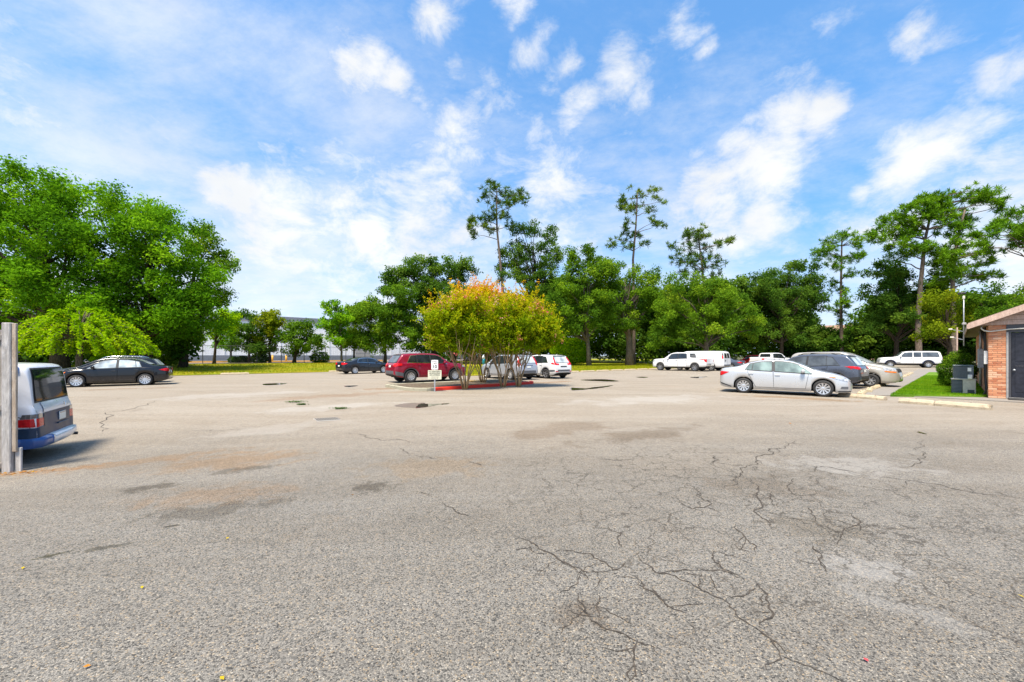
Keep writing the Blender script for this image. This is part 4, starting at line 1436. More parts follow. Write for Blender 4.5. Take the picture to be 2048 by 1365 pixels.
M['bluearch'] = simple('navy_arch_trim', (0.035, 0.05, 0.12), 0.5)
M['blue'] = paint('deep_blue_paint', (0.02, 0.09, 0.30))
M['bluetrim'] = simple('slate_blue_cladding', (0.014, 0.04, 0.085), 0.42, 0, 0.2, 4, 0.0, 0, 0.35)
M['slate'] = simple('dark_slate_tailgate', (0.022, 0.034, 0.075), 0.40, 0, 0.2, 4, 0.0, 0, 0.35)

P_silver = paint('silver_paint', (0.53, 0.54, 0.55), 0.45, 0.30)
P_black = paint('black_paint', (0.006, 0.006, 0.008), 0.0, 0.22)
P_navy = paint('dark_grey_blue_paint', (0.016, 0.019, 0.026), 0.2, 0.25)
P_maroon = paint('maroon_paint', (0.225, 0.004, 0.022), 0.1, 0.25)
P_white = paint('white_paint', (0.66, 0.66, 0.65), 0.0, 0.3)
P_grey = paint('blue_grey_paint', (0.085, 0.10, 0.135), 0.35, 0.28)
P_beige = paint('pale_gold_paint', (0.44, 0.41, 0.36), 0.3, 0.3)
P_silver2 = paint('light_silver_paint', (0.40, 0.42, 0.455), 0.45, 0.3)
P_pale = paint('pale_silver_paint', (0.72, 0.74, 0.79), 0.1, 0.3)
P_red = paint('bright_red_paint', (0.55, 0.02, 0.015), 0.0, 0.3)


def lower(S, k):
    """the same car, k times as tall above its wheels"""
    f_ = lambda z: z if z < .5 else .5 + (z - .5) * k
    d = dict(S)
    d['top'] = [(x, f_(z)) for x, z in S['top']]
    d['belt'] = [(x, f_(z)) for x, z in S['belt']]
    d['patches'] = [(n_, m_, (p_[0], [(k_, [(a, f_(b)) for a, b in c_]) for k_, c_ in p_[1]])) for n_, m_, p_ in S['patches']]
    if S['rearglass'][0] == 'rear':
        g = S['rearglass']
        d['rearglass'] = (g[0], f_(g[1]), f_(g[2]), g[3], g[4])
    d['mirror'] = (S['mirror'][0], f_(S['mirror'][1]))
    return d


def px2(px, d):
    return Vector(((px - 1024) / F * d, d))


car('parked_sedan', 'silver four-door sedan parked nose to the right by the wheel stops', 'car', SEDAN | {'glass': 'glass_green', 'wsglass': 'glass_green'}, P_silver, px2(1484, 17.2), px2(1650, 15.5), -1)
car('parked_sedan', 'black four-door sedan with bright multi-spoke wheels at the left edge of the lot', 'car', COROLLA | {'glass': 'glass_light'}, P_black, px2(291, 21.6), px2(153, 20.2), 1)
car('parked_suv', 'black SUV with pale roof rails hidden behind the black sedan', 'suv', lower(SUV, .86) | {'rails': (.8, 2.8, .58), 'rail_mat': 'chrome', 'rglass': 'glass_light'}, P_black, None, None, 1, (-20.83, 23.73), (-.845, -.535))
car('parked_sedan', 'dark blue sedan with chrome window line at the lawn corner', 'car', MALIBU, P_navy, px2(709, 35.0), px2(767, 37.1), -1)
car('parked_suv', 'maroon SUV with dark windows behind the speed limit sign', 'suv', CHEROKEE, P_maroon, px2(821, 23.5), px2(909, 25.25), -1)
car('parked_suv', 'silver SUV seen from behind through the flowering tree stems', 'suv', CRV_OLD, P_silver2, px2(1022.6, 26.4), px2(974, 28.55), 1)
car('parked_suv', 'white SUV with red tail lights right of the flowering trees', 'suv', CRV_NEW | {'antenna': .75}, P_white, px2(1092.6, 27.9), px2(1044, 30.0), 1)
car('pickup_truck', 'white crew cab pickup parked beside the white cargo van', 'truck', PICKUP, P_white, px2(1390, 40.8), px2(1320.5, 43.55), 1)
car('cargo_van', 'white windowless cargo van parked behind the white pickup', 'van', VAN, P_white, None, None, 1, (21.9, 41.2), (-.66, .75))
car('parked_sedan', 'dark grey sedan half hidden between the white van and the silver sedan', 'car', COROLLA, P_grey, None, None, 1, (25.6, 44.6), (-.62, .78))
car('pickup_truck', 'distant white pickup with black windows above the silver sedan roof', 'truck', PICKUP | {'black_mirror': True}, P_white, None, None, 1, root=(34.6, 53.0), heading=(.93, .36))
car('parked_suv', 'distant bright red vehicle beside the far white pickup', 'suv', SUV, P_red, None, None, 1, root=(34.2, 56.2), heading=(-.3, .95))
car('parked_suv', 'blue grey SUV with roof rails parked behind the silver sedan', 'suv', RAV, P_grey, None, None, 1, (16.5, 18.9), (-.58, .815))
car('minivan', 'pale gold minivan facing the wheel stops beyond the blue grey SUV', 'van', MINIVAN, P_beige, px2(1742, 20.4) + Vector((.6, -.8)) * -2.9, px2(1742, 20.4), -1)
car('parked_suv', 'silver SUV whose nose pokes out beyond the pale gold minivan', 'suv', SUV | {'glass': 'glass_mid'}, P_silver2, None, None, 1, root=(20.6, 25.6), heading=(.58, -.815))
car('parked_suv', 'lifted white wagon with navy wheel arches by the hedge', 'suv', SUBURBAN, P_white, px2(1854, 47.6), px2(1783, 49.3), 1)
el = car('parked_suv', 'boxy silver and blue SUV seen from behind next to the wooden fence', 'suv', ELEMENT, P_pale, None, None, 1, (-8.33, 6.99), (-.83, -.558))
# the boxy SUV's separate bumper, plate, badge and tailpipe
exm = .72 + 2.57 / 2
mb = MB()
pts = [(.22, .93), (.02, .90), (-.07, .80), (-.11, .45), (-.12, 0), (-.11, -.45), (-.07, -.80), (.02, -.90), (.22, -.93)]
for zlo, zhi, ins in ((.33, .36, .03), (.36, .47, 0.0), (.47, .50, .03)):
    pass
ring = [(.28, .05), (.32, .005), (.40, 0), (.455, .012), (.475, .10)]


def bumper_strip(ps, mat, name):
    v, f = [], []
    for (x, y) in ps:
        for z, ins in ring:
            v.append((x + ins - exm, y * (1 - ins * .08), z))
    n = len(ring)
    for i in range(len(ps) - 1):
        for k in range(n - 1):
            f.append((i * n + k, i * n + k + 1, (i + 1) * n + k + 1, (i + 1) * n + k))
    f.append(tuple(range(n)))
    f.append(tuple(range((len(ps) - 1) * n, len(ps) * n))[::-1])
    return mesh(name, v, f, mat, el, True)


dense = []
for a, b in zip(pts[:-1], pts[1:]):
    for k in range(5):
        dense.append((a[0] + (b[0] - a[0]) * k / 5, a[1] + (b[1] - a[1]) * k / 5))
dense.append(pts[-1])
bumper_strip([p for p in dense if p[1] >= .50], M['blue'], 'bumper_corner')
bumper_strip([p for p in dense if p[1] <= -.80], M['blue'], 'bumper_corner')
bumper_strip([p for p in dense if -.84 <= p[1] <= .54], P_pale, 'rear_bumper')
pl = MB().bbox(-.02 - exm, -.005 - exm, -.36, -.04, .665, .82, .004).build('license_plate', M['plate'], el)
MB().box(-.022 - exm, -.0195 - exm, -.355, -.045, .79, .815).build('plate_band', M['plateband'], pl)
MB().tube([(-.02 - exm, .05, .615), (-.02 - exm, -.50, .615)], .014, 6).build('tailgate_ledge', M['bluetrim'], el)
MB().tube([(.15 - exm, -.72, .30), (-.10 - exm, -.72, .285)], .03, 8).build('tailpipe', M['blacktrim'], el)
mb = MB()
for a, b in (((-.30, .93), (-.28, 1.0)), ((-.36, .93), (-.38, 1.0)), ((-.29, .963), (-.37, .963))):
    mb.tube([(-.012 - exm, a[0], a[1]), (-.012 - exm, b[0], b[1])], .006, 5)
mb.build('badge', M['chrome'], el)


# ------------------------------------------------------------------ vegetation
def unit(n):
    v = RNG.normal(size=(n, 3))
    return v / np.linalg.norm(v, axis=1)[:, None]


def leaf_mesh(name, C, Nn, S, T, mat, parent=None, ratio=0.55, A=None, bend=0.18):
    """one mesh of bent leaf blades: centres C, normals Nn, half lengths S, tint T"""
    n = len(C)
    if A is None:
        A = unit(n)
    A = A - Nn * np.sum(A * Nn, 1)[:, None]
    A /= np.linalg.norm(A, axis=1)[:, None] + 1e-9
    B = np.cross(Nn, A)
    S = S[:, None]
    v = np.empty((n, 4, 3), np.float32)
    v[:, 0] = C - A * S
    v[:, 1] = C + B * S * ratio + Nn * S * bend
    v[:, 2] = C + A * S
    v[:, 3] = C - B * S * ratio + Nn * S * bend
    me = bpy.data.meshes.new(name)
    me.vertices.add(n * 4)
    me.vertices.foreach_set('co', v.ravel())
    me.loops.add(n * 4)
    me.loops.foreach_set('vertex_index', np.arange(n * 4, dtype=np.int32))
    me.polygons.add(n)
    me.polygons.foreach_set('loop_start', np.arange(0, n * 4, 4, dtype=np.int32))
    a = me.attributes.new('tint', 'FLOAT', 'FACE')
    a.data.foreach_set('value', np.clip(T, 0, 1).astype(np.float32))
    me.materials.append(mat)
    me.update(calc_edges=True)
    return from_data(name, me, parent)


LM = {
    'oak': leaf_mat('oak_leaf', [(0.0, (0.035, 0.084, 0.010)), (0.45, (0.088, 0.191, 0.015)), (0.8, (0.179, 0.317, 0.018)), (1.0, (0.301, 0.422, 0.028))], .5),
    'ash': leaf_mat('ash_leaf', [(0.0, (0.037, 0.110, 0.008)), (0.4, (0.108, 0.268, 0.010)), (0.75, (0.207, 0.422, 0.013)), (1.0, (0.330, 0.550, 0.019))], .5),
    'dark': leaf_mat('dark_leaf', [(0.0, (0.023, 0.061, 0.010)), (0.5, (0.064, 0.148, 0.018)), (1.0, (0.172, 0.282, 0.032))], .5),
    'lime': leaf_mat('lime_leaf', [(0.0, (0.097, 0.226, 0.004)), (0.5, (0.242, 0.440, 0.005)), (1.0, (0.435, 0.550, 0.011))], .5),
    'olive': leaf_mat('olive_leaf', [(0.0, (0.080, 0.145, 0.007)), (0.5, (0.202, 0.277, 0.012)), (1.0, (0.444, 0.409, 0.018))], .5),
    'pine': leaf_mat('pine_needle', [(0.0, (0.026, 0.068, 0.011)), (0.5, (0.078, 0.152, 0.017)), (1.0, (0.202, 0.277, 0.024))], 0.32),
    'pinepale': leaf_mat('pine_needle_pale', [(0.0, (0.037, 0.106, 0.010)), (0.5, (0.114, 0.251, 0.012)), (1.0, (0.256, 0.436, 0.018))], 0.32),  # paler, greener needles for the pines on the right
    'crape': leaf_mat('crape_leaf', [(0.0, (0.07, 0.17, 0.006)), (0.35, (0.24, 0.36, 0.008)), (0.7, (0.56, 0.48, 0.010)), (1.0, (0.78, 0.30, 0.02))], .5),
    'pink': leaf_mat('pink_blossom', [(0.0, (0.694, 0.055, 0.080)), (0.5, (0.800, 0.242, 0.220)), (1.0, (0.800, 0.550, 0.460))]),
    'grass': leaf_mat('grass_blade', [(0.0, (0.067, 0.165, 0.006)), (0.5, (0.134, 0.297, 0.010)), (1.0, (0.280, 0.385, 0.020))]),
    'grassdry': leaf_mat('dry_grass_blade', [(0.0, (0.123, 0.198, 0.008)), (0.5, (0.246, 0.275, 0.010)), (1.0, (0.448, 0.341, 0.030))]),
    'litter': leaf_mat('fallen_leaf', [(0.0, (0.504, 0.396, 0.030)), (0.5, (0.504, 0.220, 0.040)), (1.0, (0.179, 0.088, 0.030))]),
}


def bark(name, a, b):
    t = NT(name)
    co = t.objco()
    n = t.noise(t.mapv(co, (0, 0, 0), (5, 5, 0.9)), 3, 6, 0.7, 0.4)
    m2 = t.noise(co, 1.2, 4, 0.6)
    col = t.mix(t.mr(n, 0.35, 0.68), a, b)
    col = t.mix(t.mr(m2, 0.5, 0.7, 0, 0.4), col, tuple(q * 1.3 for q in b))
    return t.bsdf(col, 0.95, 0, t.bump(n, 0.7, 0.05), 0, 0.15)


M['bark'] = bark('grey_bark', (0.045, 0.036, 0.026), (0.17, 0.14, 0.10))
M['bark_dark'] = bark('dark_bark', (0.022, 0.017, 0.012), (0.075, 0.058, 0.04))
M['bark_pine'] = bark('pine_bark', (0.07, 0.052, 0.04), (0.21, 0.165, 0.13))
M['bark_tan'] = bark('tan_bark', (0.20, 0.125, 0.06), (0.40, 0.28, 0.155))


def curve(a, b, sag=0.0, n=5, wob=0.0):
    a, b = Vector(a), Vector(b)
    out = []
    L_ = (b - a).length
    for i in range(n):
        t = i / (n - 1)
        p = a.lerp(b, t)
        p.z += sag * math.sin(math.pi * t)
        if 0 < i < n - 1 and wob:
            p += Vector((random.uniform(-1, 1), random.uniform(-1, 1), random.uniform(-.5, .5))) * wob * L_
        out.append(p)
    return out


def tree(name, label, d, trunk_px, base_py, ells, kind='oak', bark_='bark', clump=1.0, per=260, leaf=0.14, tr=0.25, group='trees around the lot', seed=0, lean=None,
         density=1.0, trunk_top=None, limbs=26, hollow=0.35, flat=0.82, ttl=0.0, base=None):
    """broadleaf tree at distance d. ells: crown lobes as photo-pixel ellipses (cx, cy, rx, ry[, depth factor])"""
    global RNG
    RNG = np.random.default_rng(seed + 100)
    random.seed(seed + 5)
    bx = (trunk_px - 1024) / F * d
    bz = gzf(bx, d)
    root = thing(name, label, 'tree', (bx, d, bz), 0, group)
    C, NN, SS, TT = [], [], [], []
    cl = []
    for e in ells:
        cx, cy, rx, ry = e[:4]
        df = e[4] if len(e) > 4 else 1.0
        c = W(cx, cy, d)
        ax, az = rx / F * d, ry / F * d
        ay = min(ax, az * 1.3) * df
        vol = 4.19 * ax * ay * az
        n = max(5, int(density * vol ** (2 / 3) * 0.62 / (clump * clump) + vol * 0.03 / clump ** 3))
        u = unit(n)
        u[:, 2] = np.where((u[:, 2] < -0.6) & (RNG.random(n) < .5), -u[:, 2], u[:, 2])
        r = hollow + (1 - hollow) * RNG.random(n) ** 0.6
        p = np.array(c) + u * r[:, None] * np.array([ax - clump * .5, ay, az - clump * .35]).clip(.2)
        cl.append(p)
    cl = np.concatenate(cl)
    cl = cl[cl[:, 2] > bz + 0.7]
    for c in cl:
        rc = clump * RNG.uniform(0.55, 1.25)
        n = int(per * (rc / clump) ** 2 * RNG.uniform(.7, 1.2))
        u = unit(n)
        rr = RNG.random(n) ** 0.42
        # ragged sprays: a few shoots reach out of the clump
        sh = unit(5)
        pos = u * rr[:, None]
        pick = RNG.integers(0, 5, n)
        m = RNG.random(n) < 0.35
        pos[m] = pos[m] * 0.38 + sh[pick[m]] * (RNG.random(m.sum()) * 1.25)[:, None]
        pos = pos * rc * np.array([1, 1, flat])
        C.append(pos + c)
        nn = unit(n) * 0.9 + u * 0.3 + np.array([0, -0.1, 0.4])
        NN.append(nn / np.linalg.norm(nn, axis=1)[:, None])
        SS.append(leaf * RNG.uniform(0.45, 1.4, n))
        tb = RNG.beta(2, 2.3) + ttl
        TT.append(np.clip(tb * 0.75 + RNG.random(n) * 0.35 - 0.03, 0, 1))
    C = np.concatenate(C) - np.array([bx, d, bz])
    leaf_mesh('crown', C, np.concatenate(NN), np.concatenate(SS), np.concatenate(TT), LM[kind], root)
    # trunk and limbs
    mb = MB()
    zc = float(np.mean(cl[:, 2])) - bz
    zt = float(np.max(cl[:, 2])) - bz
    tx = float(np.mean(cl[:, 0])) - bx
    if trunk_top is not None:
        tp = W(trunk_top[0], trunk_top[1], d)
        tp = Vector((tp.x - bx, 0, tp.z - bz))
    else:
        tp = Vector((tx * .6, 0, zc + (zt - zc) * .35))
    pts = curve((0, 0, -0.15), tp, 0, 7, 0.012)
    rad = [tr * (1.35 if i == 0 else 1.0) * (1 - 0.8 * i / 6) + .02 for i in range(7)]
    mb.tube(pts, rad, 9)
    sel = cl[RNG.permutation(len(cl))[:limbs]]
    for c in sel:
        e = Vector(c) - Vector((bx, d, bz))
        t_ = min(0.95, max(0.28, (e.z / max(tp.z, .1)) * RNG.uniform(.45, .75)))
        i = int(t_ * 6)
        s_ = pts[min(i, 6)].lerp(pts[min(i + 1, 6)], t_ * 6 - i)
        r0 = max(.03, tr * 0.42 * (1 - .6 * t_))
        cv = curve(s_, e, 0.06 * (e - s_).length, 6, 0.035)
        mb.tube(cv, [r0 * (1 - .85 * k / 5) + .008 for k in range(6)], 5, False)
    mb.build('trunk', M[bark_], root, True)
    return root


def pine(name, label, d, path, pads, kind='pine', tr=0.28, seed=0, group='tall pines', needles=26, tufts=18):
    """pine: trunk along photo points, foliage pads as pixel ellipses (cx, cy, rx, ry)"""
    global RNG
    RNG = np.random.default_rng(seed + 500)
    random.seed(seed + 9)
    P = [W(a, b, d) for a, b in path]
    bx = P[0].x
    bz = gzf(bx, d)
    P[0].z = bz - .1
    root = thing(name, label, 'tree', (bx, d, bz), 0, group)
    O = Vector((bx, d, bz))
    mb = MB()
    tp = [p - O for p in P]
    fine = []
    for a, b in zip(tp[:-1], tp[1:]):
        fine += [a.lerp(b, k / 4) for k in range(4)]
    fine.append(tp[-1])
    n = len(fine)
    mb.tube(fine, [tr * (1.25 if i == 0 else 1) * (1 - .82 * i / n) + .02 for i in range(n)], 9)
    C, A, S, T = [], [], [], []
    extra = [(a + random.uniform(-.7, .7) * c_, b + random.uniform(-1.6, 1.6) * e_, c_ * .7, e_ * .9) for a, b, c_, e_ in pads] if kind == 'pinepale' else []
    for e in list(pads) + extra:
        cx, cy, rx, ry = e[:4]
        c = W(cx, cy, d)
        rxm, rzm = rx / F * d, ry / F * d
        c.y += random.uniform(-.9, .9) * (1.6 + rxm * .5)
        loc = c - O
        # branch from the trunk
        k = min(range(n), key=lambda i: abs(fine[i].z - (loc.z - 0.25 * math.hypot(loc.x - fine[i].x, loc.y))))
        cv = curve(fine[k], loc, 0.04 * (loc - fine[k]).length, 6, 0.05)
        mb.tube(cv, [max(.022, tr * .26) * (1 - .75 * q / 5) for q in range(6)], 5, False)
        nt = max(8, int(tufts * rxm * max(rzm, .5) * 0.95))
        u = unit(nt) * (RNG.random(nt) ** .45)[:, None]
        tc_ = np.array(loc) + u * np.array([rxm * 1.05, rxm * .9, rzm * 1.45])
        tc_ = tc_[RNG.random(nt) < np.clip(.45 + .9 * np.sin(tc_[:, 0] * 2.1 + tc_[:, 2] * 3.3 + cx), .25, 1)] if nt > 12 else tc_
        tb = RNG.beta(2, 2)
        for q in tc_:
            m = needles
            dirs = unit(m) + np.array([0, 0, 0.5])
            dirs /= np.linalg.norm(dirs, axis=1)[:, None]
            ln = RNG.uniform(.20, .46, m)
            C.append(q + dirs * ln[:, None] * .9)
            A.append(dirs)
            S.append(ln)
            T.append(np.clip(tb * .55 + RNG.random() * .3 + RNG.random(m) * .2, 0, 1))
        # twigs through the pad
        for q in tc_[::4]:
            mb.tube([cv[-1], Vector(q)], [.02, .008], 3, False)
    C, A, S, T = (np.concatenate(q) for q in (C, A, S, T))
    nn = np.cross(A, unit(len(A)))
    nn /= np.linalg.norm(nn, axis=1)[:, None] + 1e-9
    leaf_mesh('crown', C, nn, S, T, LM[kind], root, 0.13, A, 0.08)
    mb.build('trunk', M['bark_pine'], root, True)
    return root


# --- left mass of big broadleaf trees
tree('ash_tree', 'huge bright green broadleaf tree filling the left edge of the picture', 34, 120, 735,
     [(60, 392, 105, 72), (150, 430, 115, 66), (40, 480, 150, 90), (170, 520, 130, 90), (70, 590, 150, 80), (-60, 470, 110, 130), (190, 620, 110, 60), (-70, 620, 100, 90)], 'ash', 'bark_dark', 1.15, 400, 0.125, .55, seed=1, limbs=46, density=1.2)
tree('ash_tree', 'large green broadleaf tree with a rounded right edge above the black sedan', 37, 292, 732,
     [(260, 425, 70, 50), (320, 470, 90, 60), (290, 540, 110, 70), (380, 560, 70, 75), (340, 630, 110, 60), (250, 640, 110, 55), (395, 640, 50, 55)], 'ash', 'bark_dark', 1.15, 400, 0.125, .5, seed=2, limbs=44, density=1.25)
tree('ash_tree', 'looser olive green tree at the right end of the left tree mass', 42, 365, 730,
     [(405, 480, 45, 38), (430, 530, 42, 40), (435, 580, 38, 42), (400, 610, 55, 50), (380, 660, 60, 35), (355, 690, 50, 25)], 'oak', 'bark_dark', 1.0, 300, 0.13, .35, seed=3, limbs=26, ttl=.15)
tree('young_tree', 'small lime leaved tree on the lawn left of the warehouse fence', 50, 428, 722,
     [(430, 665, 45, 20), (450, 640, 36, 22), (412, 680, 30, 12)], 'lime', 'bark_dark', .8, 150, 0.13, .17, seed=4, limbs=16, density=1.6)


def weeping(name, label, d, px_, top_py, half_px, bot_py, seed):
    global RNG
    RNG = np.random.default_rng(seed)
    random.seed(seed)
    bx = (px_ - 1024) / F * d
    bz = gzf(bx, d)
    root = thing(name, label, 'tree', (bx, d, bz), 0, 'trees around the lot')
    H = EYE - (top_py - HZ) / F * d - bz
    Rr = half_px / F * d
    zb = EYE - (bot_py - HZ) / F * d - bz
    mb = MB()
    mb.tube(curve((0, 0, -.1), (0.1, 0, H * .62), 0, 6, .02), [.22, .18, .17, .15, .13, .1], 8)
    C, NN, S, T = [], [], [], []
    for k in range(185):
        a = RNG.uniform(0, 2 * math.pi)
        rr = Rr * RNG.uniform(.25, 1.02)
        zt = H * RNG.uniform(.72, 1.0) - (rr / Rr) ** 2 * H * .34
        ze = max(zb, zt - H * RNG.uniform(.2, .62))
        p0 = Vector((0.1, 0, H * RNG.uniform(.4, .62)))
        p1 = Vector((math.cos(a) * rr * .55, math.sin(a) * rr * .55, zt + .15))
        p2 = Vector((math.cos(a) * rr * .92, math.sin(a) * rr * .92, zt * .7 + ze * .3))
        p3 = Vector((math.cos(a) * rr * 1.05, math.sin(a) * rr * 1.05, ze))
        P = [((1 - t) ** 3) * p0 + 3 * t * (1 - t) ** 2 * p1 + 3 * t * t * (1 - t) * p2 + t ** 3 * p3 for t in np.linspace(0, 1, 9)]
        mb.tube(P, [.03 * (1 - .8 * i / 8) + .004 for i in range(9)], 3, False)
        m = int(RNG.uniform(110, 190))
        ts = RNG.uniform(.32, 1, m)
        idx = ts * 8
        i0 = np.minimum(idx.astype(int), 7)
        arr = np.array([tuple(q) for q in P])
        pos = arr[i0] + (arr[i0 + 1] - arr[i0]) * (idx - i0)[:, None] + RNG.normal(size=(m, 3)) * np.array([.065, .065, .08])
        C.append(pos)
        n_ = unit(m) * .8 + np.array([0, 0, .6])
        NN.append(n_ / np.linalg.norm(n_, axis=1)[:, None])
        S.append(RNG.uniform(.05, .115, m))
        T.append(np.clip(RNG.beta(2, 2) * .7 + RNG.random(m) * .35, 0, 1))
    leaf_mesh('crown', np.concatenate(C), np.concatenate(NN), np.concatenate(S), np.concatenate(T), LM['lime'], root)
    mb.build('trunk', M['bark'], root, True)


weeping('weeping_tree', 'low weeping tree with bright lime green drooping branches behind the boxy SUV', 27.5, 158, 588, 118, 708, 21)

# --- trees before the warehouse
tree('young_tree', 'dark slender tree against the warehouse left of the yellow tinted tree', 57, 498, 722, [(490, 645, 30, 26), (505, 675, 34, 28), (480, 690, 30, 22), (520, 700, 30, 18)], 'dark', 'bark_dark', .8, 170, 0.14, .16, seed=6, limbs=18, density=1.6)
tree('young_tree', 'yellow tinted small tree standing before the warehouse roof edge', 58, 540, 722, [(535, 640, 34, 22), (555, 650, 28, 26), (540, 675, 30, 22), (528, 700, 30, 18)], 'olive', 'bark_dark', .8, 170, 0.14, .16, seed=7, limbs=18, density=1.6)
tree('young_tree', 'low spreading dark tree with a short trunk before the warehouse wall', 58, 588, 722, [(600, 660, 30, 22), (580, 680, 40, 20), (620, 685, 34, 20), (605, 700, 45, 14)], 'oak', 'bark_dark', .8, 170, 0.14, .24, seed=8, limbs=18, density=1.6)
tree('young_tree', 'upright young tree with a thin forked stem left of the dark blue sedan', 55, 685, 724, [(665, 618, 24, 20), (685, 640, 26, 24), (660, 650, 24, 24), (675, 675, 30, 18)], 'ash', 'bark', .7, 150, 0.14, .15, seed=9, limbs=20, density=1.6)
tree('young_tree', 'pale green small tree between the lime tree and the dark slender tree', 60, 462, 722, [(462, 640, 26, 26), (475, 665, 26, 24), (455, 690, 26, 18)], 'ash', 'bark_dark', .8, 170, 0.14, .15, seed=24, limbs=14, density=1.6)
tree('young_tree', 'thin bright tree close to the left of the dense green mass', 60, 708, 724, [(712, 615, 22, 16), (705, 640, 22, 22), (716, 668, 26, 22), (700, 690, 26, 16)], 'oak', 'bark_dark', .8, 170, 0.14, .15, seed=25, limbs=14, density=1.6, ttl=.15)
tree('broadleaf_tree', 'dense green tree mass right behind the dark blue sedan', 58, 770, 724, [(735, 622, 36, 28), (760, 640, 55, 42), (795, 610, 50, 46), (735, 670, 45, 28), (800, 670, 55, 32), (765, 690, 60, 20)], 'oak', 'bark_dark', 1.0, 280, 0.15, .22, seed=10, limbs=26, density=1.5, ttl=.1)
tree('oak_tree', 'broad dark oak rising behind the maroon SUV', 63, 868, 726, [(850, 535, 60, 28), (900, 545, 55, 34), (830, 575, 60, 40), (890, 600, 75, 45), (840, 640, 80, 45), (920, 650, 60, 40), (800, 560, 34, 26), (870, 690, 80, 22)], 'dark', 'bark_dark', 1.15, 300, 0.16, .42, seed=11, limbs=36, ttl=.14, density=1.4)
tree('oak_tree', 'dark rugged oak close behind the flowering trees', 64, 905, 726, [(950, 610, 50, 40), (985, 640, 60, 40), (930, 680, 60, 22)], 'dark', 'bark_dark', 1.1, 260, 0.16, .38, seed=12, limbs=24, density=1.4)
pine('pine_tree', 'tall slim pine rising above the flowering trees', 64, [(1012, 724), (1008, 610), (1002, 540), (994, 460), (993, 420), (994, 372)],
     [(992, 372, 22, 10), (975, 385, 16, 9), (1012, 384, 20, 9), (990, 398, 24, 9), (1030, 398, 24, 9), (1045, 390, 12, 7), (970, 408, 18, 8), (1010, 412, 22, 8), (1040, 412, 16, 7), (985, 426, 22, 8), (950, 440, 16, 7), (938, 446, 8, 8), (975, 440, 16, 7), (1010, 432, 14, 7), (960, 456, 22, 6), (948, 466, 8, 8), (985, 456, 12, 6), (1020, 452, 10, 6)], 'pine', .26, 1)
tree('oak_tree', 'ragged tall oak with thin top just right of the slim pine', 66, 1072, 722, [(1050, 462, 40, 24), (1095, 470, 26, 30), (1050, 510, 50, 34), (1095, 520, 34, 40), (1030, 550, 50, 34), (1080, 575, 55, 40), (1005, 520, 20, 26)], 'dark', 'bark_dark', 1.0, 210, 0.15, .4, seed=13, limbs=40, density=1.1, hollow=.25, ttl=.12)
tree('oak_tree', 'green oak with a bare lower trunk right of the white SUV', 60, 1178, 726, [(1165, 515, 46, 24), (1150, 560, 50, 40), (1200, 550, 36, 40), (1130, 610, 50, 45), (1185, 620, 55, 50), (1140, 660, 40, 26)], 'oak', 'bark', 1.0, 260, 0.145, .33, seed=14, limbs=36, ttl=.08, density=1.35)
pine('pine_tree', 'tallest pine with a long bare upper stem right of centre', 68, [(1268, 722), (1268, 600), (1266, 520), (1272, 450), (1275, 380)],
     [(1275, 386, 22, 9), (1255, 396, 18, 8), (1300, 396, 18, 8), (1245, 408, 12, 7), (1275, 408, 24, 8), (1315, 410, 14, 8), (1262, 424, 22, 7), (1300, 428, 20, 7), (1256, 446, 18, 9), (1248, 460, 10, 6), (1300, 452, 20, 6), (1318, 454, 12, 5), (1240, 478, 18, 6), (1226, 488, 12, 5), (1262, 470, 16, 7), (1280, 468, 12, 6), (1284, 492, 10, 6), (1250, 496, 14, 6)], 'pine', .27, 2)
tree('gum_tree', 'big tree with a thick pale forked trunk on the lawn', 62, 1259, 727, [(1240, 545, 50, 28), (1295, 555, 30, 36), (1215, 590, 44, 40), (1280, 610, 45, 45), (1240, 640, 55, 30), (1310, 600, 22, 30)], 'oak', 'bark_pine', 1.0, 240, 0.145, .55, seed=15, limbs=34, density=1.1, trunk_top=(1250, 560), ttl=.12)
tree('broadleaf_tree', 'large feathery green tree behind the white pickup and van', 56, 1412, 722, [(1370, 575, 50, 34), (1420, 590, 60, 40), (1340, 630, 50, 44), (1400, 650, 70, 50), (1460, 640, 55, 50), (1490, 655, 40, 36), (1330, 680, 50, 24), (1430, 600, 50, 40)], 'oak', 'bark', 1.05, 330, 0.13, .38, seed=16, limbs=36, density=1.15, ttl=.16)
pine('pine_tree', 'leaning pine top with a wind-swept right arm above the feathery tree', 66, [(1415, 720), (1410, 600), (1405, 540), (1395, 460)],
     [(1392, 462, 24, 9), (1375, 475, 20, 9), (1415, 474, 18, 8), (1355, 488, 14, 8), (1400, 490, 30, 9), (1440, 490, 18, 6), (1452, 488, 10, 6), (1365, 505, 22, 9), (1400, 512, 32, 10), (1430, 510, 18, 8), (1350, 520, 14, 8), (1380, 528, 30, 10), (1420, 530, 26, 10), (1395, 545, 40, 12), (1440, 548, 14, 8)], 'pine', .27, 3)
tree('broadleaf_tree', 'dark green tree behind the silver sedan roof', 74, 1560, 716, [(1510, 575, 36, 28), (1560, 560, 42, 28), (1610, 545, 45, 30), (1530, 620, 50, 50), (1590, 610, 55, 50), (1550, 670, 75, 40), (1620, 590, 36, 44)], 'dark', 'bark_dark', 1.2, 300, 0.17, .35, seed=17, limbs=34, ttl=.14)
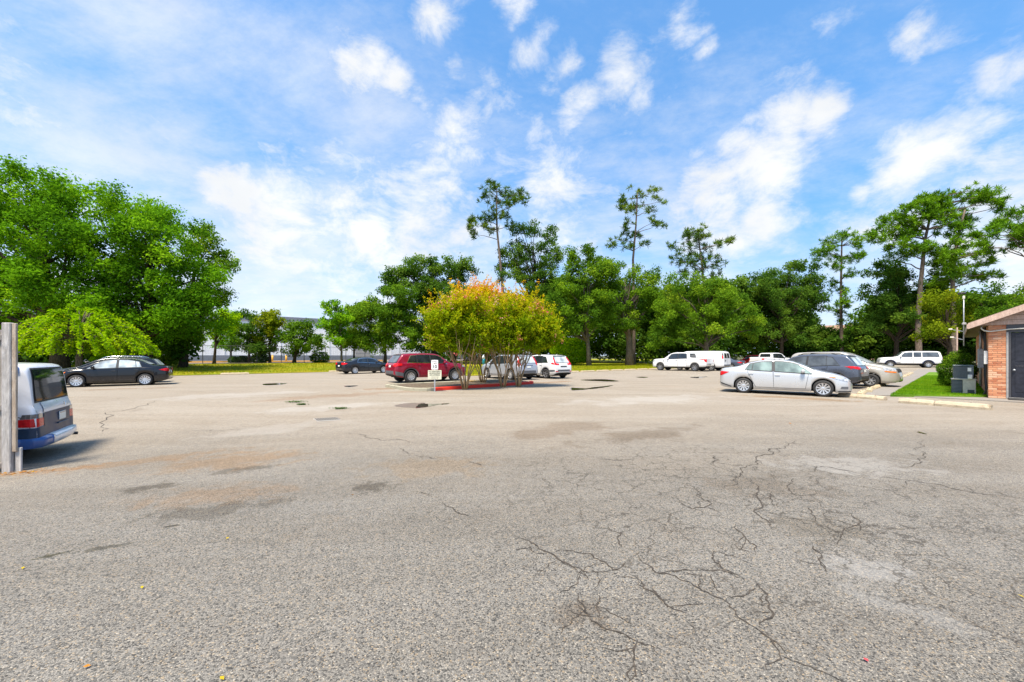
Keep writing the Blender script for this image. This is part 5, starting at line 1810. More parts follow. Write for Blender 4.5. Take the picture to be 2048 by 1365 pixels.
pine('pine_tree', 'vine-covered pine with flat tiers beyond the blue grey SUV', 78, [(1684, 716), (1682, 640), (1682, 560), (1684, 470)],
     [(1684, 474, 24, 9), (1665, 482, 16, 8), (1712, 484, 20, 8), (1725, 490, 12, 7), (1650, 510, 24, 8), (1638, 508, 12, 6), (1690, 520, 26, 8), (1710, 514, 16, 6), (1672, 536, 18, 6), (1695, 545, 16, 6), (1682, 570, 14, 14), (1680, 600, 14, 16), (1684, 630, 14, 16), (1668, 610, 12, 6)], 'pinepale', .34, 4)
pine('pine_tree', 'broad spreading pine with many light green tiers on the right', 62, [(1838, 716), (1836, 640), (1842, 560), (1850, 480), (1868, 400)],
     [(1880, 396, 26, 10), (1850, 402, 24, 9), (1910, 404, 26, 10), (1830, 414, 26, 9), (1800, 424, 22, 9), (1870, 420, 26, 9), (1935, 402, 26, 10), (1960, 398, 20, 10), (1985, 412, 16, 10), (1950, 422, 26, 9), (1780, 440, 20, 9), (1815, 445, 28, 10), (1850, 442, 24, 9), (1895, 438, 24, 9), (1930, 444, 20, 8), (1765, 462, 18, 8), (1800, 468, 26, 8), (1840, 465, 22, 8), (1880, 460, 20, 8), (1755, 480, 18, 7), (1785, 492, 16, 6), (1825, 500, 28, 10), (1805, 510, 22, 9), (1850, 505, 16, 8)], 'pinepale', .42, 5, tufts=30)
pine('pine_tree', 'second light green pine standing above the brick building corner', 60, [(1908, 716), (1907, 640), (1905, 560), (1914, 480), (1930, 420)],
     [(1915, 470, 20, 8), (1895, 500, 26, 10), (1930, 505, 28, 10), (1880, 515, 22, 10), (1910, 522, 30, 11), (1960, 510, 22, 8), (1985, 505, 14, 7), (1900, 540, 26, 10), (1935, 535, 18, 8), (1970, 530, 10, 6), (1960, 550, 22, 6), (1990, 555, 22, 5), (1925, 560, 20, 8), (1890, 560, 20, 10)], 'pinepale', .36, 6, tufts=30)
pine('pine_tree', 'pine branch reaching in from the right edge above the roof', 56, [(2085, 716), (2080, 600), (2070, 500), (2068, 420)],
     [(2050, 425, 20, 9), (2030, 440, 18, 8), (2010, 450, 14, 7), (2040, 455, 18, 8), (1990, 462, 14, 6), (1970, 474, 14, 6), (2020, 472, 12, 6), (2055, 470, 16, 7), (1956, 486, 10, 6), (2075, 450, 22, 12), (2090, 480, 26, 14)], 'pinepale', .34, 7, tufts=30)
tree('broadleaf_tree', 'dense dark tree under the broad pine behind the white wagon', 66, 1790, 716, [(1780, 545, 40, 30), (1760, 590, 40, 44), (1820, 580, 50, 44), (1850, 620, 55, 44), (1790, 640, 60, 40), (1880, 600, 36, 40)], 'dark', 'bark_dark', 1.15, 300, 0.17, .35, seed=18, limbs=32, ttl=.12)
tree('broadleaf_tree', 'yellow green tree behind the mast on the brick building', 52, 1900, 716, [(1890, 600, 40, 26), (1905, 635, 40, 30), (1880, 660, 50, 30)], 'olive', 'bark_dark', 1.0, 280, 0.14, .3, seed=19, limbs=24, ttl=-.12)
tree('broadleaf_tree', 'dark green tree rising above the brick building roof', 48, 2010, 714, [(1975, 590, 45, 26), (2030, 590, 50, 24), (1990, 630, 60, 30), (2060, 630, 60, 34), (2100, 600, 60, 40)], 'oak', 'bark_dark', 1.0, 280, 0.13, .3, seed=20, limbs=26)


# --- undergrowth: an unbroken leafy wall along the far side
def thicket(name, label, spots, kind, leaf, per, seed):
    global RNG
    RNG = np.random.default_rng(seed)
    C, NN, S, T = [], [], [], []
    for (x, y, z, r) in spots:
        n = int(per * RNG.uniform(.8, 1.2))
        u = unit(n)
        pos = u * (RNG.random(n) ** .4)[:, None] * r * np.array([1, 1, .8]) + np.array([x, y, z])
        C.append(pos)
        q = unit(n) * .7 + u * .4 + np.array([0, 0, .4])
        NN.append(q / np.linalg.norm(q, axis=1)[:, None])
        S.append(leaf * RNG.uniform(.6, 1.3, n))
        T.append(np.clip(RNG.beta(1.8, 2.2) * .85 + .05 + RNG.random(n) * .3, 0, 1))
    o = leaf_mesh(name, np.concatenate(C), np.concatenate(NN), np.concatenate(S), np.concatenate(T), LM[kind])
    tag(o, label, 'undergrowth', None, 'stuff')
    return o


rs = np.random.default_rng(77)
sp = []
# far edge of the right lawn and lot, in photo columns: distance, top row
for px_ in np.arange(1090, 2090, 8.0):
    base_d = np.interp(px_, [1090, 1260, 1400, 1500, 1640, 1760, 1900, 2090], [78, 76, 70, 76, 82, 76, 66, 58])
    top = np.interp(px_, [1090, 1150, 1260, 1320, 1480, 1600, 1640, 1700, 1760, 1900, 2090], [555, 555, 575, 575, 560, 580, 662, 666, 590, 590, 605])
    for k in range(6):
        d_ = base_d + rs.uniform(-2, 5)
        py = 716 - (716 - top) * (k + rs.random()) / 6.0
        p = W(px_ + rs.uniform(-8, 8), py, d_)
        sp.append((p.x, p.y, max(p.z, gzf(p.x, p.y) + .4), rs.uniform(1.3, 2.2)))
    for k in range(4):                      # a second, deeper rank
        d_ = base_d + rs.uniform(7, 16)
        py = 712 - (712 - top) * (k + rs.random()) / 4.4
        p = W(px_ + rs.uniform(-8, 8), py, d_)
        sp.append((p.x, p.y, max(p.z, gzf(p.x, p.y) + .4), rs.uniform(1.9, 2.8)))
thicket('undergrowth', 'unbroken dark leafy undergrowth along the far right edge of the lot', sp, 'dark', 0.30, 165, 31)
sp = []
for px_ in np.arange(-60, 380, 14.0):
    d_ = 44
    for k in range(4):
        p = W(px_ + rs.uniform(-8, 8), 722 - 85 * (k + rs.random()) / 4.0, d_ + rs.uniform(-2, 3))
        sp.append((p.x, p.y, max(p.z, gzf(p.x, p.y) + .3), rs.uniform(.9, 1.5)))
for px_ in np.arange(850, 1100, 8.0):
    for k in range(5):
        p = W(px_ + rs.uniform(-8, 8), 722 - 135 * (k + rs.random()) / 5.0, 74 + rs.uniform(-2, 3))
        sp.append((p.x, p.y, max(p.z, gzf(p.x, p.y) + .3), rs.uniform(1.2, 2.0)))
thicket('undergrowth', 'shaded undergrowth behind the left trees and the flowering trees', sp, 'dark', 0.26, 150, 32)


def bush(name, label, c, r, kind, leaf, n, seed, group=None, flat=1.0):
    global RNG
    RNG = np.random.default_rng(seed)
    z0 = gzf(c[0], c[1])
    root = thing(name, label, 'bush', (c[0], c[1], z0), 0, group)
    u = unit(n)
    rr = .72 + .32 * RNG.random(n) ** .7
    lump = 1 + .10 * np.sin(u[:, 0] * 7 + seed) * np.cos(u[:, 1] * 6) + .08 * np.sin(u[:, 2] * 9)
    pos = u * (rr * lump)[:, None] * np.array(r)
    pos[:, 2] = np.maximum(pos[:, 2] + r[2] * .92, .03)
    q = unit(n) * .7 + u * .6
    leaf_mesh('foliage', pos, q / np.linalg.norm(q, axis=1)[:, None], leaf * RNG.uniform(.6, 1.3, n), np.clip(RNG.beta(2, 2.4, n) + .22 * np.clip(np.sin(pos[:, 0] * 5 + seed) * np.sin(pos[:, 1] * 4 + pos[:, 2] * 5), -1, 1), 0, 1), LM[kind], root)
    mb = MB()
    for k in range(9):
        a = k * 0.7
        mb.tube([(0, 0, 0), (math.cos(a) * r[0] * .3, math.sin(a) * r[1] * .3, r[2] * .8), (math.cos(a) * r[0] * .7, math.sin(a) * r[1] * .7, r[2] * 1.4)], [.03, .02, .008], 4, False)
    mb.build('stem', M['bark_dark'], root)
    return root


hc = px2(1915, 19.6)
bush('hedge_bush', 'rounded dense hedge bush beside the brick building', (hc.x, hc.y), (.62, .7, .88), 'oak', .033, 14000, 41)
bc = px2(1140, 66)
bush('lime_bush', 'bright lime bush on the lawn right of the flowering trees', (bc.x, bc.y), (3.2, 2.2, 2.3), 'lime', .16, 5000, 42)
bc = px2(222, 36)
bush('lime_bush', 'bright lime shrub showing behind the black sedan windscreen', (bc.x, bc.y), (1.5, 1.0, 1.0), 'lime', .10, 3500, 43)
for k, (a, d_, r_, lab) in enumerate(((355, 56, 1.0, 'low dark shrub at the fence foot under the left trees'), (468, 57, .8, 'small dark shrub at the fence foot left of the yellow bollards'), (485, 58, .9, 'small rounded shrub just left of the yellow bollards'), (640, 60, 1.4, 'dark shrub against the fence right of the yellow bollards'), (520, 58, 1.2, 'thick dark shrub under the yellow tinted tree'))):
    bc = px2(a, d_)
    bush('fence_shrub', lab, (bc.x, bc.y), (r_, r_ * .8, r_ * .62), 'dark', .12, 1500, 50 + k, 'shrubs at the fence foot')

# --- grass blades
def blades(name, pts, h, kind, label, seed, parent=None, w=.12):
    r_ = np.random.default_rng(seed)
    n = len(pts)
    z = gz(pts[:, 0], pts[:, 1])
    hh = h * r_.uniform(.5, 1.3, n)
    dirs = np.stack([r_.normal(0, .35, n), r_.normal(0, .35, n), np.ones(n)], 1)
    dirs /= np.linalg.norm(dirs, axis=1)[:, None]
    C = np.stack([pts[:, 0], pts[:, 1], z + .065 + hh * .35], 1)
    nn = np.cross(dirs, unit(n))
    nn /= np.linalg.norm(nn, axis=1)[:, None]
    patch_ = .5 + .3 * np.sin(pts[:, 0] * .9 + 1) * np.sin(pts[:, 1] * .7) + .2 * np.sin(pts[:, 0] * 2.3 + pts[:, 1] * 1.7)
    o = leaf_mesh(name, C, nn, hh * .5, np.clip(patch_ * .6 + r_.random(n) * .5 - .05, 0, 1), LM[kind], parent, w, dirs, .05)
    tag(o, label, 'grass', None, 'stuff')
    return o


def rand_in(poly, n, seed, bias=None):
    r_ = np.random.default_rng(seed)
    P = np.array([(p.x, p.y) for p in poly])
    out = []
    while sum(len(q) for q in out) < n:
        q = r_.uniform(P.min(0), P.max(0), (n * 3, 2))
        ins = np.zeros(len(q), bool)
        j = len(P) - 1
        for i in range(len(P)):
            c = ((P[i, 1] > q[:, 1]) != (P[j, 1] > q[:, 1])) & (q[:, 0] < (P[j, 0] - P[i, 0]) * (q[:, 1] - P[i, 1]) / (P[j, 1] - P[i, 1] + 1e-12) + P[i, 0])
            ins ^= c
            j = i
        q = q[ins]
        if bias:
            q = q[r_.random(len(q)) < bias(q)]
        out.append(q)
    return np.concatenate(out)[:n]


wed = [lwA, wk0 + BF * 1.05 + BD * 22, B0 + BD * 22, B0 + BD * 0.25]
blades('grass', rand_in(wed, 42000, 3, lambda q: np.clip(1.2 - (q[:, 1] - 15) / 20, .25, 1)), .085, 'grass', 'short bright green grass of the wedge beside the brick building', 5)
edge1 = rand_in(uvp((-34, 41.8), (17, 41.8), (17, 62), (-46, 62)), 36000, 6)
edge2 = rand_in(uvp((17, 26.7), (60, 26.7), (66, 46), (17, 46)), 36000, 7)
blades('grass', np.concatenate([edge1, edge2]), .16, 'grassdry', 'mown yellow green lawn grass beyond the lot', 8, None, .22)

# weeds in the pavement
for k, (a, b, lab) in enumerate(((588, 805, 'small weed tuft growing in the lot, the larger one left of the drain'), (681, 818, 'small weed tuft growing in the lot just above the drain'), (604, 810, 'tiny weed sprig growing in the lot, the smaller one left of the drain'))):
    g = GG(a, b)
    n = 140
    r_ = np.random.default_rng(60 + k)
    sc_ = (.17, .11, .08)[k]
    q = np.stack([g.x + r_.normal(0, sc_, n), g.y + r_.normal(0, sc_ * .6, n), np.full(n, g.z + .006) + r_.random(n) * .035], 1)
    nn = unit(n) * .5 + np.array([0, 0, 1])
    o = leaf_mesh('weed_tuft', q, nn / np.linalg.norm(nn, axis=1)[:, None], r_.uniform(.015, .04, n), r_.random(n) * .5, LM['dark'])
    tag(o, lab, 'weed', 'weeds in the pavement', 'stuff')

# fallen leaves on the lot
for k, (a, b, c_, lab) in enumerate(((46, 1139, 0, 'yellow fallen leaf at the left edge of the near pavement'), (444, 1361, 0, 'yellow fallen leaf at the bottom edge of the pavement'), (455, 1079, 0, 'pale yellow fallen leaf on the left half of the pavement'), (284, 1178, 0, 'tan fallen leaf on the lower left pavement'), (174, 1337, 1, 'orange fallen leaf on the bottom left pavement'), (1580, 848, 1, 'orange fallen leaf in front of the silver sedan'), (2042, 1196, 0, 'yellow green fallen leaf at the right edge of the pavement'), (705, 992, 2, 'brown fallen leaf below the dark oil stain'))):
    g = GG(a, b)
    n = 1
    q = np.array([[g.x, g.y, gzf(g.x, g.y) + .012]])
    nn = np.array([[.15, -.1, 1.0]])
    o = leaf_mesh('fallen_leaf', q, nn / np.linalg.norm(nn), np.array([.017 if k != 5 else .05]), np.array([(.05, .5, 1)[c_]]), LM['litter'], None, .6)
    tag(o, lab, 'leaf', 'leaves fallen on the lot')
g = G(1732, 1324)
o = leaf_mesh('blossom_petal', np.array([[g.x, g.y, .012]]), np.array([[0, 0, 1.0]]), np.array([.014]), np.array([.1]), LM['pink'], None, .8)
tag(o, 'single pink blossom petal on the near pavement', 'petal')


# ------------------------------------------------------------------ planted island
I0, I1 = G(868, 782), G(1062, 768.5)
I2d = Vector((I0.x, I0.y)), Vector((I1.x, I1.y))
iu = (I2d[1] - I2d[0]).normalized()
iv = Vector((-iu.y, iu.x))
ia = I2d[0] - iu * 0.25
isl = [ia, I2d[1], I2d[1] + iu * .35 + iv * .5, I2d[1] + iu * .3 + iv * 3.2, ia + iv * 3.6 - iu * .2, ia - iu * .55 + iv * .9, ia - iu * .45 + iv * .35]
o = region('planting_bed', isl, .35, .10, M['mulch'], .12)
me = o.data
for v in me.vertices:
    if v.co.z > .09:
        v.co.z += .05 * math.sin(v.co.x * 3.1) * math.sin(v.co.y * 2.7) + random.uniform(-.015, .02)
struct(o)


def kerb(name, pts, w, h, mat):
    mb = MB()
    pts = [Vector((p.x, p.y)) for p in pts]
    ring = []
    for i, p in enumerate(pts):
        t_ = (pts[min(i + 1, len(pts) - 1)] - pts[max(i - 1, 0)]).normalized()
        n_ = Vector((-t_.y, t_.x))
        ring.append([(p.x - n_.x * w / 2, p.y - n_.y * w / 2, 0.001), (p.x - n_.x * w / 2, p.y - n_.y * w / 2, h - .03), (p.x - n_.x * (w / 2 - .03), p.y - n_.y * (w / 2 - .03), h), (p.x + n_.x * (w / 2 - .02), p.y + n_.y * (w / 2 - .02), h), (p.x + n_.x * w / 2, p.y + n_.y * w / 2, h - .02), (p.x + n_.x * w / 2, p.y + n_.y * w / 2, 0.001)])
    v = [q for r_ in ring for q in r_]
    f = []
    for i in range(len(ring) - 1):
        for k in range(5):
            f.append((i * 6 + k, i * 6 + k + 1, (i + 1) * 6 + k + 1, (i + 1) * 6 + k))
    f += [tuple(range(6)), tuple(range((len(ring) - 1) * 6, len(ring) * 6))[::-1]]
    o = mesh(name, v, [tuple(reversed(q)) for q in f], mat)
    bmx = bmesh.new()
    bmx.from_mesh(o.data)
    bmesh.ops.recalc_face_normals(bmx, faces=bmx.faces)
    bmx.to_mesh(o.data)
    bmx.free()
    return struct(o)


kerb('kerb_red', [I2d[0].lerp(I2d[1], k / 12) for k in range(13)] + [I2d[1] + iu * .22 + iv * .12, I2d[1] + iu * .36 + iv * .38], .16, .15, M['redcurb'])
kerb('kerb_plain', [I2d[0] - iu * .01, ia - iu * .1 + iv * .03, ia - iu * .35 + iv * .22, ia - iu * .55 + iv * .6, ia - iu * .58 + iv * 1.1, ia - iu * .35 + iv * 3.5], .16, .15, M['curb'])
kerb('kerb_rear', [ia - iu * .34 + iv * 3.55, ia + iv * 3.75, I2d[1] + iu * .1 + iv * 3.35, I2d[1] + iu * .38 + iv * 3.0], .16, .13, M['curb'])


def crape(label, base_px, base_py, lobes, nst, seed, spread=1.0):
    """multi-stemmed flowering tree"""
    global RNG
    RNG = np.random.default_rng(seed)
    random.seed(seed)
    g = G(base_px, base_py, .12)
    d = g.y
    root = thing('crape_myrtle', label, 'tree', (g.x, g.y, .10), 0, 'flowering trees on the island')
    O = np.array([g.x, g.y, .10])
    C, NN, S, T = [], [], [], []
    FC, FT = [], []
    tips = []
    for (cx, cy, rx, ry) in lobes:
        c = np.array(W(cx, cy, d)) - O
        ax, az = rx / F * d, ry / F * d
        n = int(30 * ax * az * 4 + 8)
        u = unit(n)
        r_ = .35 + .65 * RNG.random(n) ** .6
        cl = c + u * r_[:, None] * np.array([ax, max(ax, az) * .9, az])
        for q, uu in zip(cl, u):
            tips.append(q)
            m = int(118 * RNG.uniform(.6, 1.3))
            w_ = unit(m)
            pos = q + w_ * (RNG.random(m) ** .5)[:, None] * .34 * np.array([1, 1, .75])
            # upright shoots
            sh = RNG.random(m) < .30
            sd_ = uu * np.array([.55, .55, .5]) + np.array([0, 0, .32]) + RNG.normal(0, .15, 3)
            pos[sh] = q + sd_ * (RNG.random(sh.sum()) * .95)[:, None] + RNG.normal(0, .045, (sh.sum(), 3))
            C.append(pos)
            nn = unit(m) * .8 + np.array([0, 0, .5])
            NN.append(nn / np.linalg.norm(nn, axis=1)[:, None])
            S.append(RNG.uniform(.028, .062, m))
            tb = RNG.beta(2.0, 2.2)
            out_ = np.clip(np.linalg.norm((pos - c) / np.array([ax, max(ax, az), az]), axis=1), 0, 1.3)
            hf = np.clip((pos[:, 2] - 2.4) / 2.6, 0, 1.1)
            T.append(np.clip(tb * .36 + .01 + .10 * (out_ - .5) + .46 * hf ** 2 + RNG.random(m) * .26, 0, 1))
            if (uu[2] > .2 and q[2] > 3.4 and RNG.random() < .6) or RNG.random() < .07:
                k = RNG.integers(8, 20)
                fc = q + uu * .28 + RNG.normal(size=(k, 3)) * np.array([.07, .07, .12])
                FC.append(fc)
                FT.append(np.clip(RNG.beta(2, 2) * .6 + RNG.random(k) * .4, 0, 1))
    leaf_mesh('crown', np.concatenate(C), np.concatenate(NN), np.concatenate(S), np.concatenate(T), LM['crape'], root)
    FC, FT = np.concatenate(FC), np.concatenate(FT)
    o = leaf_mesh('blossom', FC, unit(len(FC)), RNG.uniform(.026, .046, len(FC)), FT, LM['pink'], root, .8)
    o['kind'] = 'stuff'
    tips = np.array(tips)
    for k in range(nst):
        a = 2 * math.pi * k / nst + random.uniform(-.3, .3)
        mb = MB()
        q = tips[RNG.integers(0, len(tips))]
        h1 = random.uniform(1.1, 1.5)
        p0 = Vector((math.cos(a) * .10, math.sin(a) * .10, -.06))
        p1 = Vector((math.cos(a) * .28 * spread, math.sin(a) * .28 * spread, h1 * .5))
        p2 = Vector((math.cos(a) * .60 * spread, math.sin(a) * .60 * spread, h1))
        p3 = Vector((math.cos(a) * .9 * spread, math.sin(a) * .9 * spread, h1 + 1.0))
        P = [p0, p0.lerp(p1, .5) + Vector((random.uniform(-.03, .03), 0, 0)), p1, p1.lerp(p2, .5) + Vector((random.uniform(-.03, .03), 0, 0)), p2, p3]
        mb.tube(P, [.038, .033, .028, .024, .019, .009], 7)
        for b in range(3):
            s_ = P[3 + b % 2]
            near = tips[np.argsort(np.linalg.norm(tips - np.array(p3) - RNG.normal(0, .5, 3), axis=1))[0]]
            mb.tube(curve(s_, near, .05, 5, .05), [.022, .019, .015, .011, .006], 5, False)
        mb.build('stem', M['bark_tan'], root, True)
    return root


crape('yellow-orange crape myrtle nearest the speed limit sign', 930, 775, [(905, 640, 52, 36), (892, 665, 40, 24), (935, 612, 40, 26), (950, 655, 40, 32), (925, 690, 46, 16), (880, 690, 22, 10)], 7, 71)
crape('tallest crape myrtle with pink blossom on top at the middle of the island', 966, 765, [(970, 612, 46, 30), (985, 650, 50, 34), (962, 590, 22, 14), (975, 690, 45, 16)], 7, 72)
crape('thin-stemmed crape myrtle between the middle and right stems of the island', 1006, 771, [(1010, 622, 42, 28), (1030, 650, 45, 32), (1000, 660, 40, 26), (1020, 690, 42, 16)], 6, 73)
crape('rightmost crape myrtle at the end of the red kerb', 1037, 770, [(1060, 650, 46, 32), (1050, 622, 34, 22), (1095, 655, 20, 20), (1085, 670, 28, 22), (1055, 688, 40, 16), (1100, 680, 14, 14)], 7, 74, .9)

# the plank lying in the island
a, b = G(938, 764, .12), G(972, 764.5, .12)
mb = MB()
dv_ = (b - a).normalized()
pn = Vector((-dv_.y, dv_.x, 0)) * .14
up = Vector((0, 0, .05))
q = [a - pn, b - pn * .7, b + pn * .7, a + pn]
mb.add([x + Vector((0, 0, .03)) for x in q] + [x + up + Vector((0, 0, .03)) for x in q], [(3, 2, 1, 0), (4, 5, 6, 7), (0, 1, 5, 4), (1, 2, 6, 5), (2, 3, 7, 6), (3, 0, 4, 7)])
o = mb.build('wooden_plank', concrete('sawn_plank', (0.52, 0.36, 0.16), (0.35, 0.2, 0.07), .4, 8))
o.location = (0, 0, .01)
tag(o, 'pale plank lying on the mulch between the flowering tree stems', 'plank')

# leaf litter blown against the fence post
n = 130
r_ = np.random.default_rng(91)
lx = -8.05 + r_.normal(0, .28, n)
ly = 6.28 + r_.normal(0, .10, n) + (lx + 8.05) * .25
q = np.stack([lx, ly, gz(lx, ly) + .012 + r_.random(n) * .015], 1)
nn = unit(n) * .35 + np.array([0, 0, 1])
o = leaf_mesh('leaf_litter', q, nn / np.linalg.norm(nn, axis=1)[:, None], r_.uniform(.012, .03, n), .3 + .7 * r_.random(n), LM['litter'])
tag(o, 'scattered brown leaf litter at the foot of the fence post', 'leaf litter', None, 'stuff')


# ------------------------------------------------------------------ signs and posts
M['signwhite'] = simple('sign_white', (0.78, 0.78, 0.76), 0.45)
M['signold'] = simple('sign_aged_cream', (0.56, 0.55, 0.42), 0.55, 0, .12, 5)
M['ink'] = simple('sign_black_ink', (0.02, 0.02, 0.02), 0.6)
M['inkred'] = simple('sign_faded_ink', (0.20, 0.16, 0.14), 0.6)
M['galv'] = simple('galvanised_steel', (0.36, 0.375, 0.39), 0.45, .5, .15, 12)


def text_mesh(name, s, size, mat, parent, loc, rot, align='CENTER', bold=0.0):
    cu = bpy.data.curves.new(name, 'FONT')
    cu.body = s
    cu.size = size
    cu.align_x = align
    cu.align_y = 'CENTER'
    cu.offset = bold
    ob = bpy.data.objects.new(name + '_tmp', cu)
    COL.objects.link(ob)
    dg = bpy.context.evaluated_depsgraph_get()
    me = bpy.data.meshes.new_from_object(ob.evaluated_get(dg))
    bpy.data.objects.remove(ob)
    me.materials.clear()
    me.materials.append(mat)
    o = from_data(name, me, parent)
    o.location = loc
    o.rotation_euler = rot
    return o


sp_ = G(869.5, 783.5)
sg = thing('speed_limit_sign', 'white speed limit 10 sign over a cream notice on a steel post', 'sign', (sp_.x, sp_.y, 0), math.atan2(-sp_.x, sp_.y) * .0 + R(4))
MB().box(-.028, .028, -.01, .015, 0, 1.42).build('post', M['galv'], sg)


def panel(x0, x1, z0, z1, y0, y1, r_, name, mat):
    v, f = [], []
    pts = []
    for (cx, cz, a0) in ((x1 - r_, z1 - r_, 0), (x0 + r_, z1 - r_, 90), (x0 + r_, z0 + r_, 180), (x1 - r_, z0 + r_, 270)):
        for k in range(5):
            a = R(a0 + k * 22.5)
            pts.append((cx + r_ * math.cos(a), cz + r_ * math.sin(a)))
    n = len(pts)
    v = [(x, y0, z) for x, z in pts] + [(x, y1, z) for x, z in pts]
    f = [tuple(range(n)), tuple(range(n, 2 * n))[::-1]] + [(k, n + k, n + (k + 1) % n, (k + 1) % n) for k in range(n)]
    return mesh(name, v, f, mat, sg)


pn_ = panel(-.15, .15, .985, 1.41, -.016, -.011, .03, 'speed_panel', M['signwhite'])
text_mesh('lettering', 'SPEED', .085, M['inkred'], pn_, (0, -.0185, 1.335), (R(90), 0, 0), bold=.001)
text_mesh('lettering', 'LIMIT', .085, M['inkred'], pn_, (0, -.0185, 1.245), (R(90), 0, 0), bold=.001)
text_mesh('lettering', '10', .20, M['ink'], pn_, (0, -.0185, 1.105), (R(90), 0, 0), bold=.005)
pn_ = panel(-.30, .30, .545, .955, -.018, -.012, .02, 'notice_panel', M['signold'])
for k, s_ in enumerate(('NO TRESPASSING', 'NO SOLICITING', 'NO LOITERING')):
    text_mesh('lettering', s_, .066, M['ink'], pn_, (0, -.0205, .885 - k * .075), (R(90), 0, 0), bold=.0015)
for k, s_ in enumerate(('VIOLATORS WILL', 'BE PROSECUTED')):
    text_mesh('lettering', s_, .042, M['inkred'], pn_, (0, -.0205, .655 - k * .055), (R(90), 0, 0))

# marker posts on the lawn
mk = px2(967, 38)
t_ = thing('marker_post', 'teal utility marker post with a white cap behind the island', 'post', (mk.x, mk.y, .05))
teal = simple('teal_plastic', (0.01, 0.20, 0.26), .4)
MB().tube([(0, 0, 0), (0, 0, .75)], .045, 8).build('stem', simple('dull_teal', (0.06, 0.16, 0.17), .5), t_, True)
MB().tube([(0, 0, .70), (0, 0, .80), (0, 0, 1.15), (0, 0, 1.25)], [.05, .12, .15, .14], 10).build('sleeve', teal, t_, True)
MB().tube([(0, 0, 1.25), (0, 0, 1.50), (0, 0, 1.60)], [.13, .10, .03], 10).build('cap', M['signwhite'], t_, True)

# ------------------------------------------------------------------ concrete wheel stops
def wheel_stop(label, a, b, mat='stop', w=.24, h=.15, group='concrete wheel stops', seed=0, split=None):
    """a chamfered concrete bar lying from a to b"""
    r_ = random.Random(seed)
    a, b = Vector((a[0], a[1])), Vector((b[0], b[1]))
    mid = (a + b) / 2
    ln = (b - a).length
    root = thing('wheel_stop', label, 'wheel stop', (mid.x, mid.y, gzf(mid.x, mid.y)), math.atan2((b - a).y, (b - a).x), group)

    def seg(x0, x1, dy=0.0):
        n = 14
        prof = [(-w / 2, .002), (-w / 2, h * .45), (-w * .32, h * .9), (-w * .2, h), (w * .2, h), (w * .32, h * .9), (w / 2, h * .45), (w / 2, .002)]
        v, f = [], []
        for i in range(n + 1):
            x = x0 + (x1 - x0) * i / n
            e = 1 if 0 < i < n else .88
            for (y, z) in prof:
                v.append((x + r_.uniform(-.008, .008), y * e + dy + r_.uniform(-.006, .006), max(.002, z * e + (r_.uniform(-.010, .006) if z > .01 else 0))))
        m = len(prof)
        for i in range(n):
            for k in range(m - 1):
                f.append((i * m + k, (i + 1) * m + k, (i + 1) * m + k + 1, i * m + k + 1))
        f += [tuple(range(m)), tuple(range(n * m, (n + 1) * m))[::-1]]
        return mesh('concrete_bar', v, f, M[mat], root)
    if split is None:
        seg(-ln / 2, ln / 2)
    else:
        s_ = -ln / 2 + ln * split
        seg(-ln / 2, s_ - .012)
        seg(s_ + .012, ln / 2, .02)
    MB().tube([(-ln * .3, 0, h - .01), (-ln * .3, 0, h + .012)], .016, 8).build('anchor_pin', M['bark_dark'], root)
    MB().tube([(ln * .3, 0, h - .01), (ln * .3, 0, h + .012)], .016, 8).build('anchor_pin', M['bark_dark'], root)
    return root


def p2(a, b):
    g = G(a, b)
    return (g.x, g.y)


wheel_stop('cracked worn wheel stop lying in two pieces before the brick building', (13.25, 13.6), (14.15, 11.75), 'stop_worn', .26, .16, seed=1, split=.42)
wheel_stop('loose wheel stop lying askew in front of the silver sedan', (12.95, 15.75), (13.35, 14.25), 'stop_worn', .26, .15, seed=2)
ordn = ['first', 'second', 'third', 'fourth', 'fifth', 'sixth', 'seventh', 'eighth', 'ninth', 'tenth', 'eleventh', 'twelfth', 'thirteenth', 'fourteenth']
p = Vector((13.75, 15.85))
for k in range(14):
    e = p + BD * 1.85
    j = Vector((random.uniform(-.08, .08), random.uniform(-.08, .08)))
    wheel_stop(f'{ordn[k]} wheel stop of the row along the sidewalk, counted from the silver sedan', p + j, e - j * .6, 'stop', .24, .15, 'wheel stops along the sidewalk', 10 + k)
    p = e + BD * random.uniform(.08, .35)
for k in range(8):
    a = UV(24.8 + k * 2.35, 26.1)
    b = UV(24.8 + k * 2.35 + 2.0, 26.1)
    wheel_stop(f'{ordn[k]} wheel stop of the row at the lawn edge, counted from the white SUV', a, b, 'stop', .24, .15, 'wheel stops at the right lawn edge', 30 + k)
for k, (u_, lab) in enumerate(((-3.6, 'wheel stop at the lawn edge just behind the black sedan'), (1.8, 'lone wheel stop at the middle of the left lawn edge'), (10.3, 'wheel stop at the lawn edge left of the dark blue sedan'))):
    wheel_stop(lab, UV(u_, 41.3), UV(u_ + 2.0, 41.3), 'stop', .26, .16, 'wheel stops at the left lawn edge', 50 + k)

# ------------------------------------------------------------------ wooden fence at the left edge
M['wood'] = bark('weathered_fence_wood', (0.20, 0.17, 0.145), (0.36, 0.33, 0.30))
M['wood_pale'] = bark('silvered_fence_post', (0.32, 0.30, 0.28), (0.50, 0.48, 0.46))
M['wood_tan'] = bark('tan_fence_board', (0.30, 0.235, 0.175), (0.45, 0.38, 0.31))
fx, fy = -8.13, 6.42
fz = gzf(fx, fy)
fen = thing('wooden_fence', 'weathered grey board fence with a tall post at the left edge', 'fence', (fx, fy, fz), R(182))
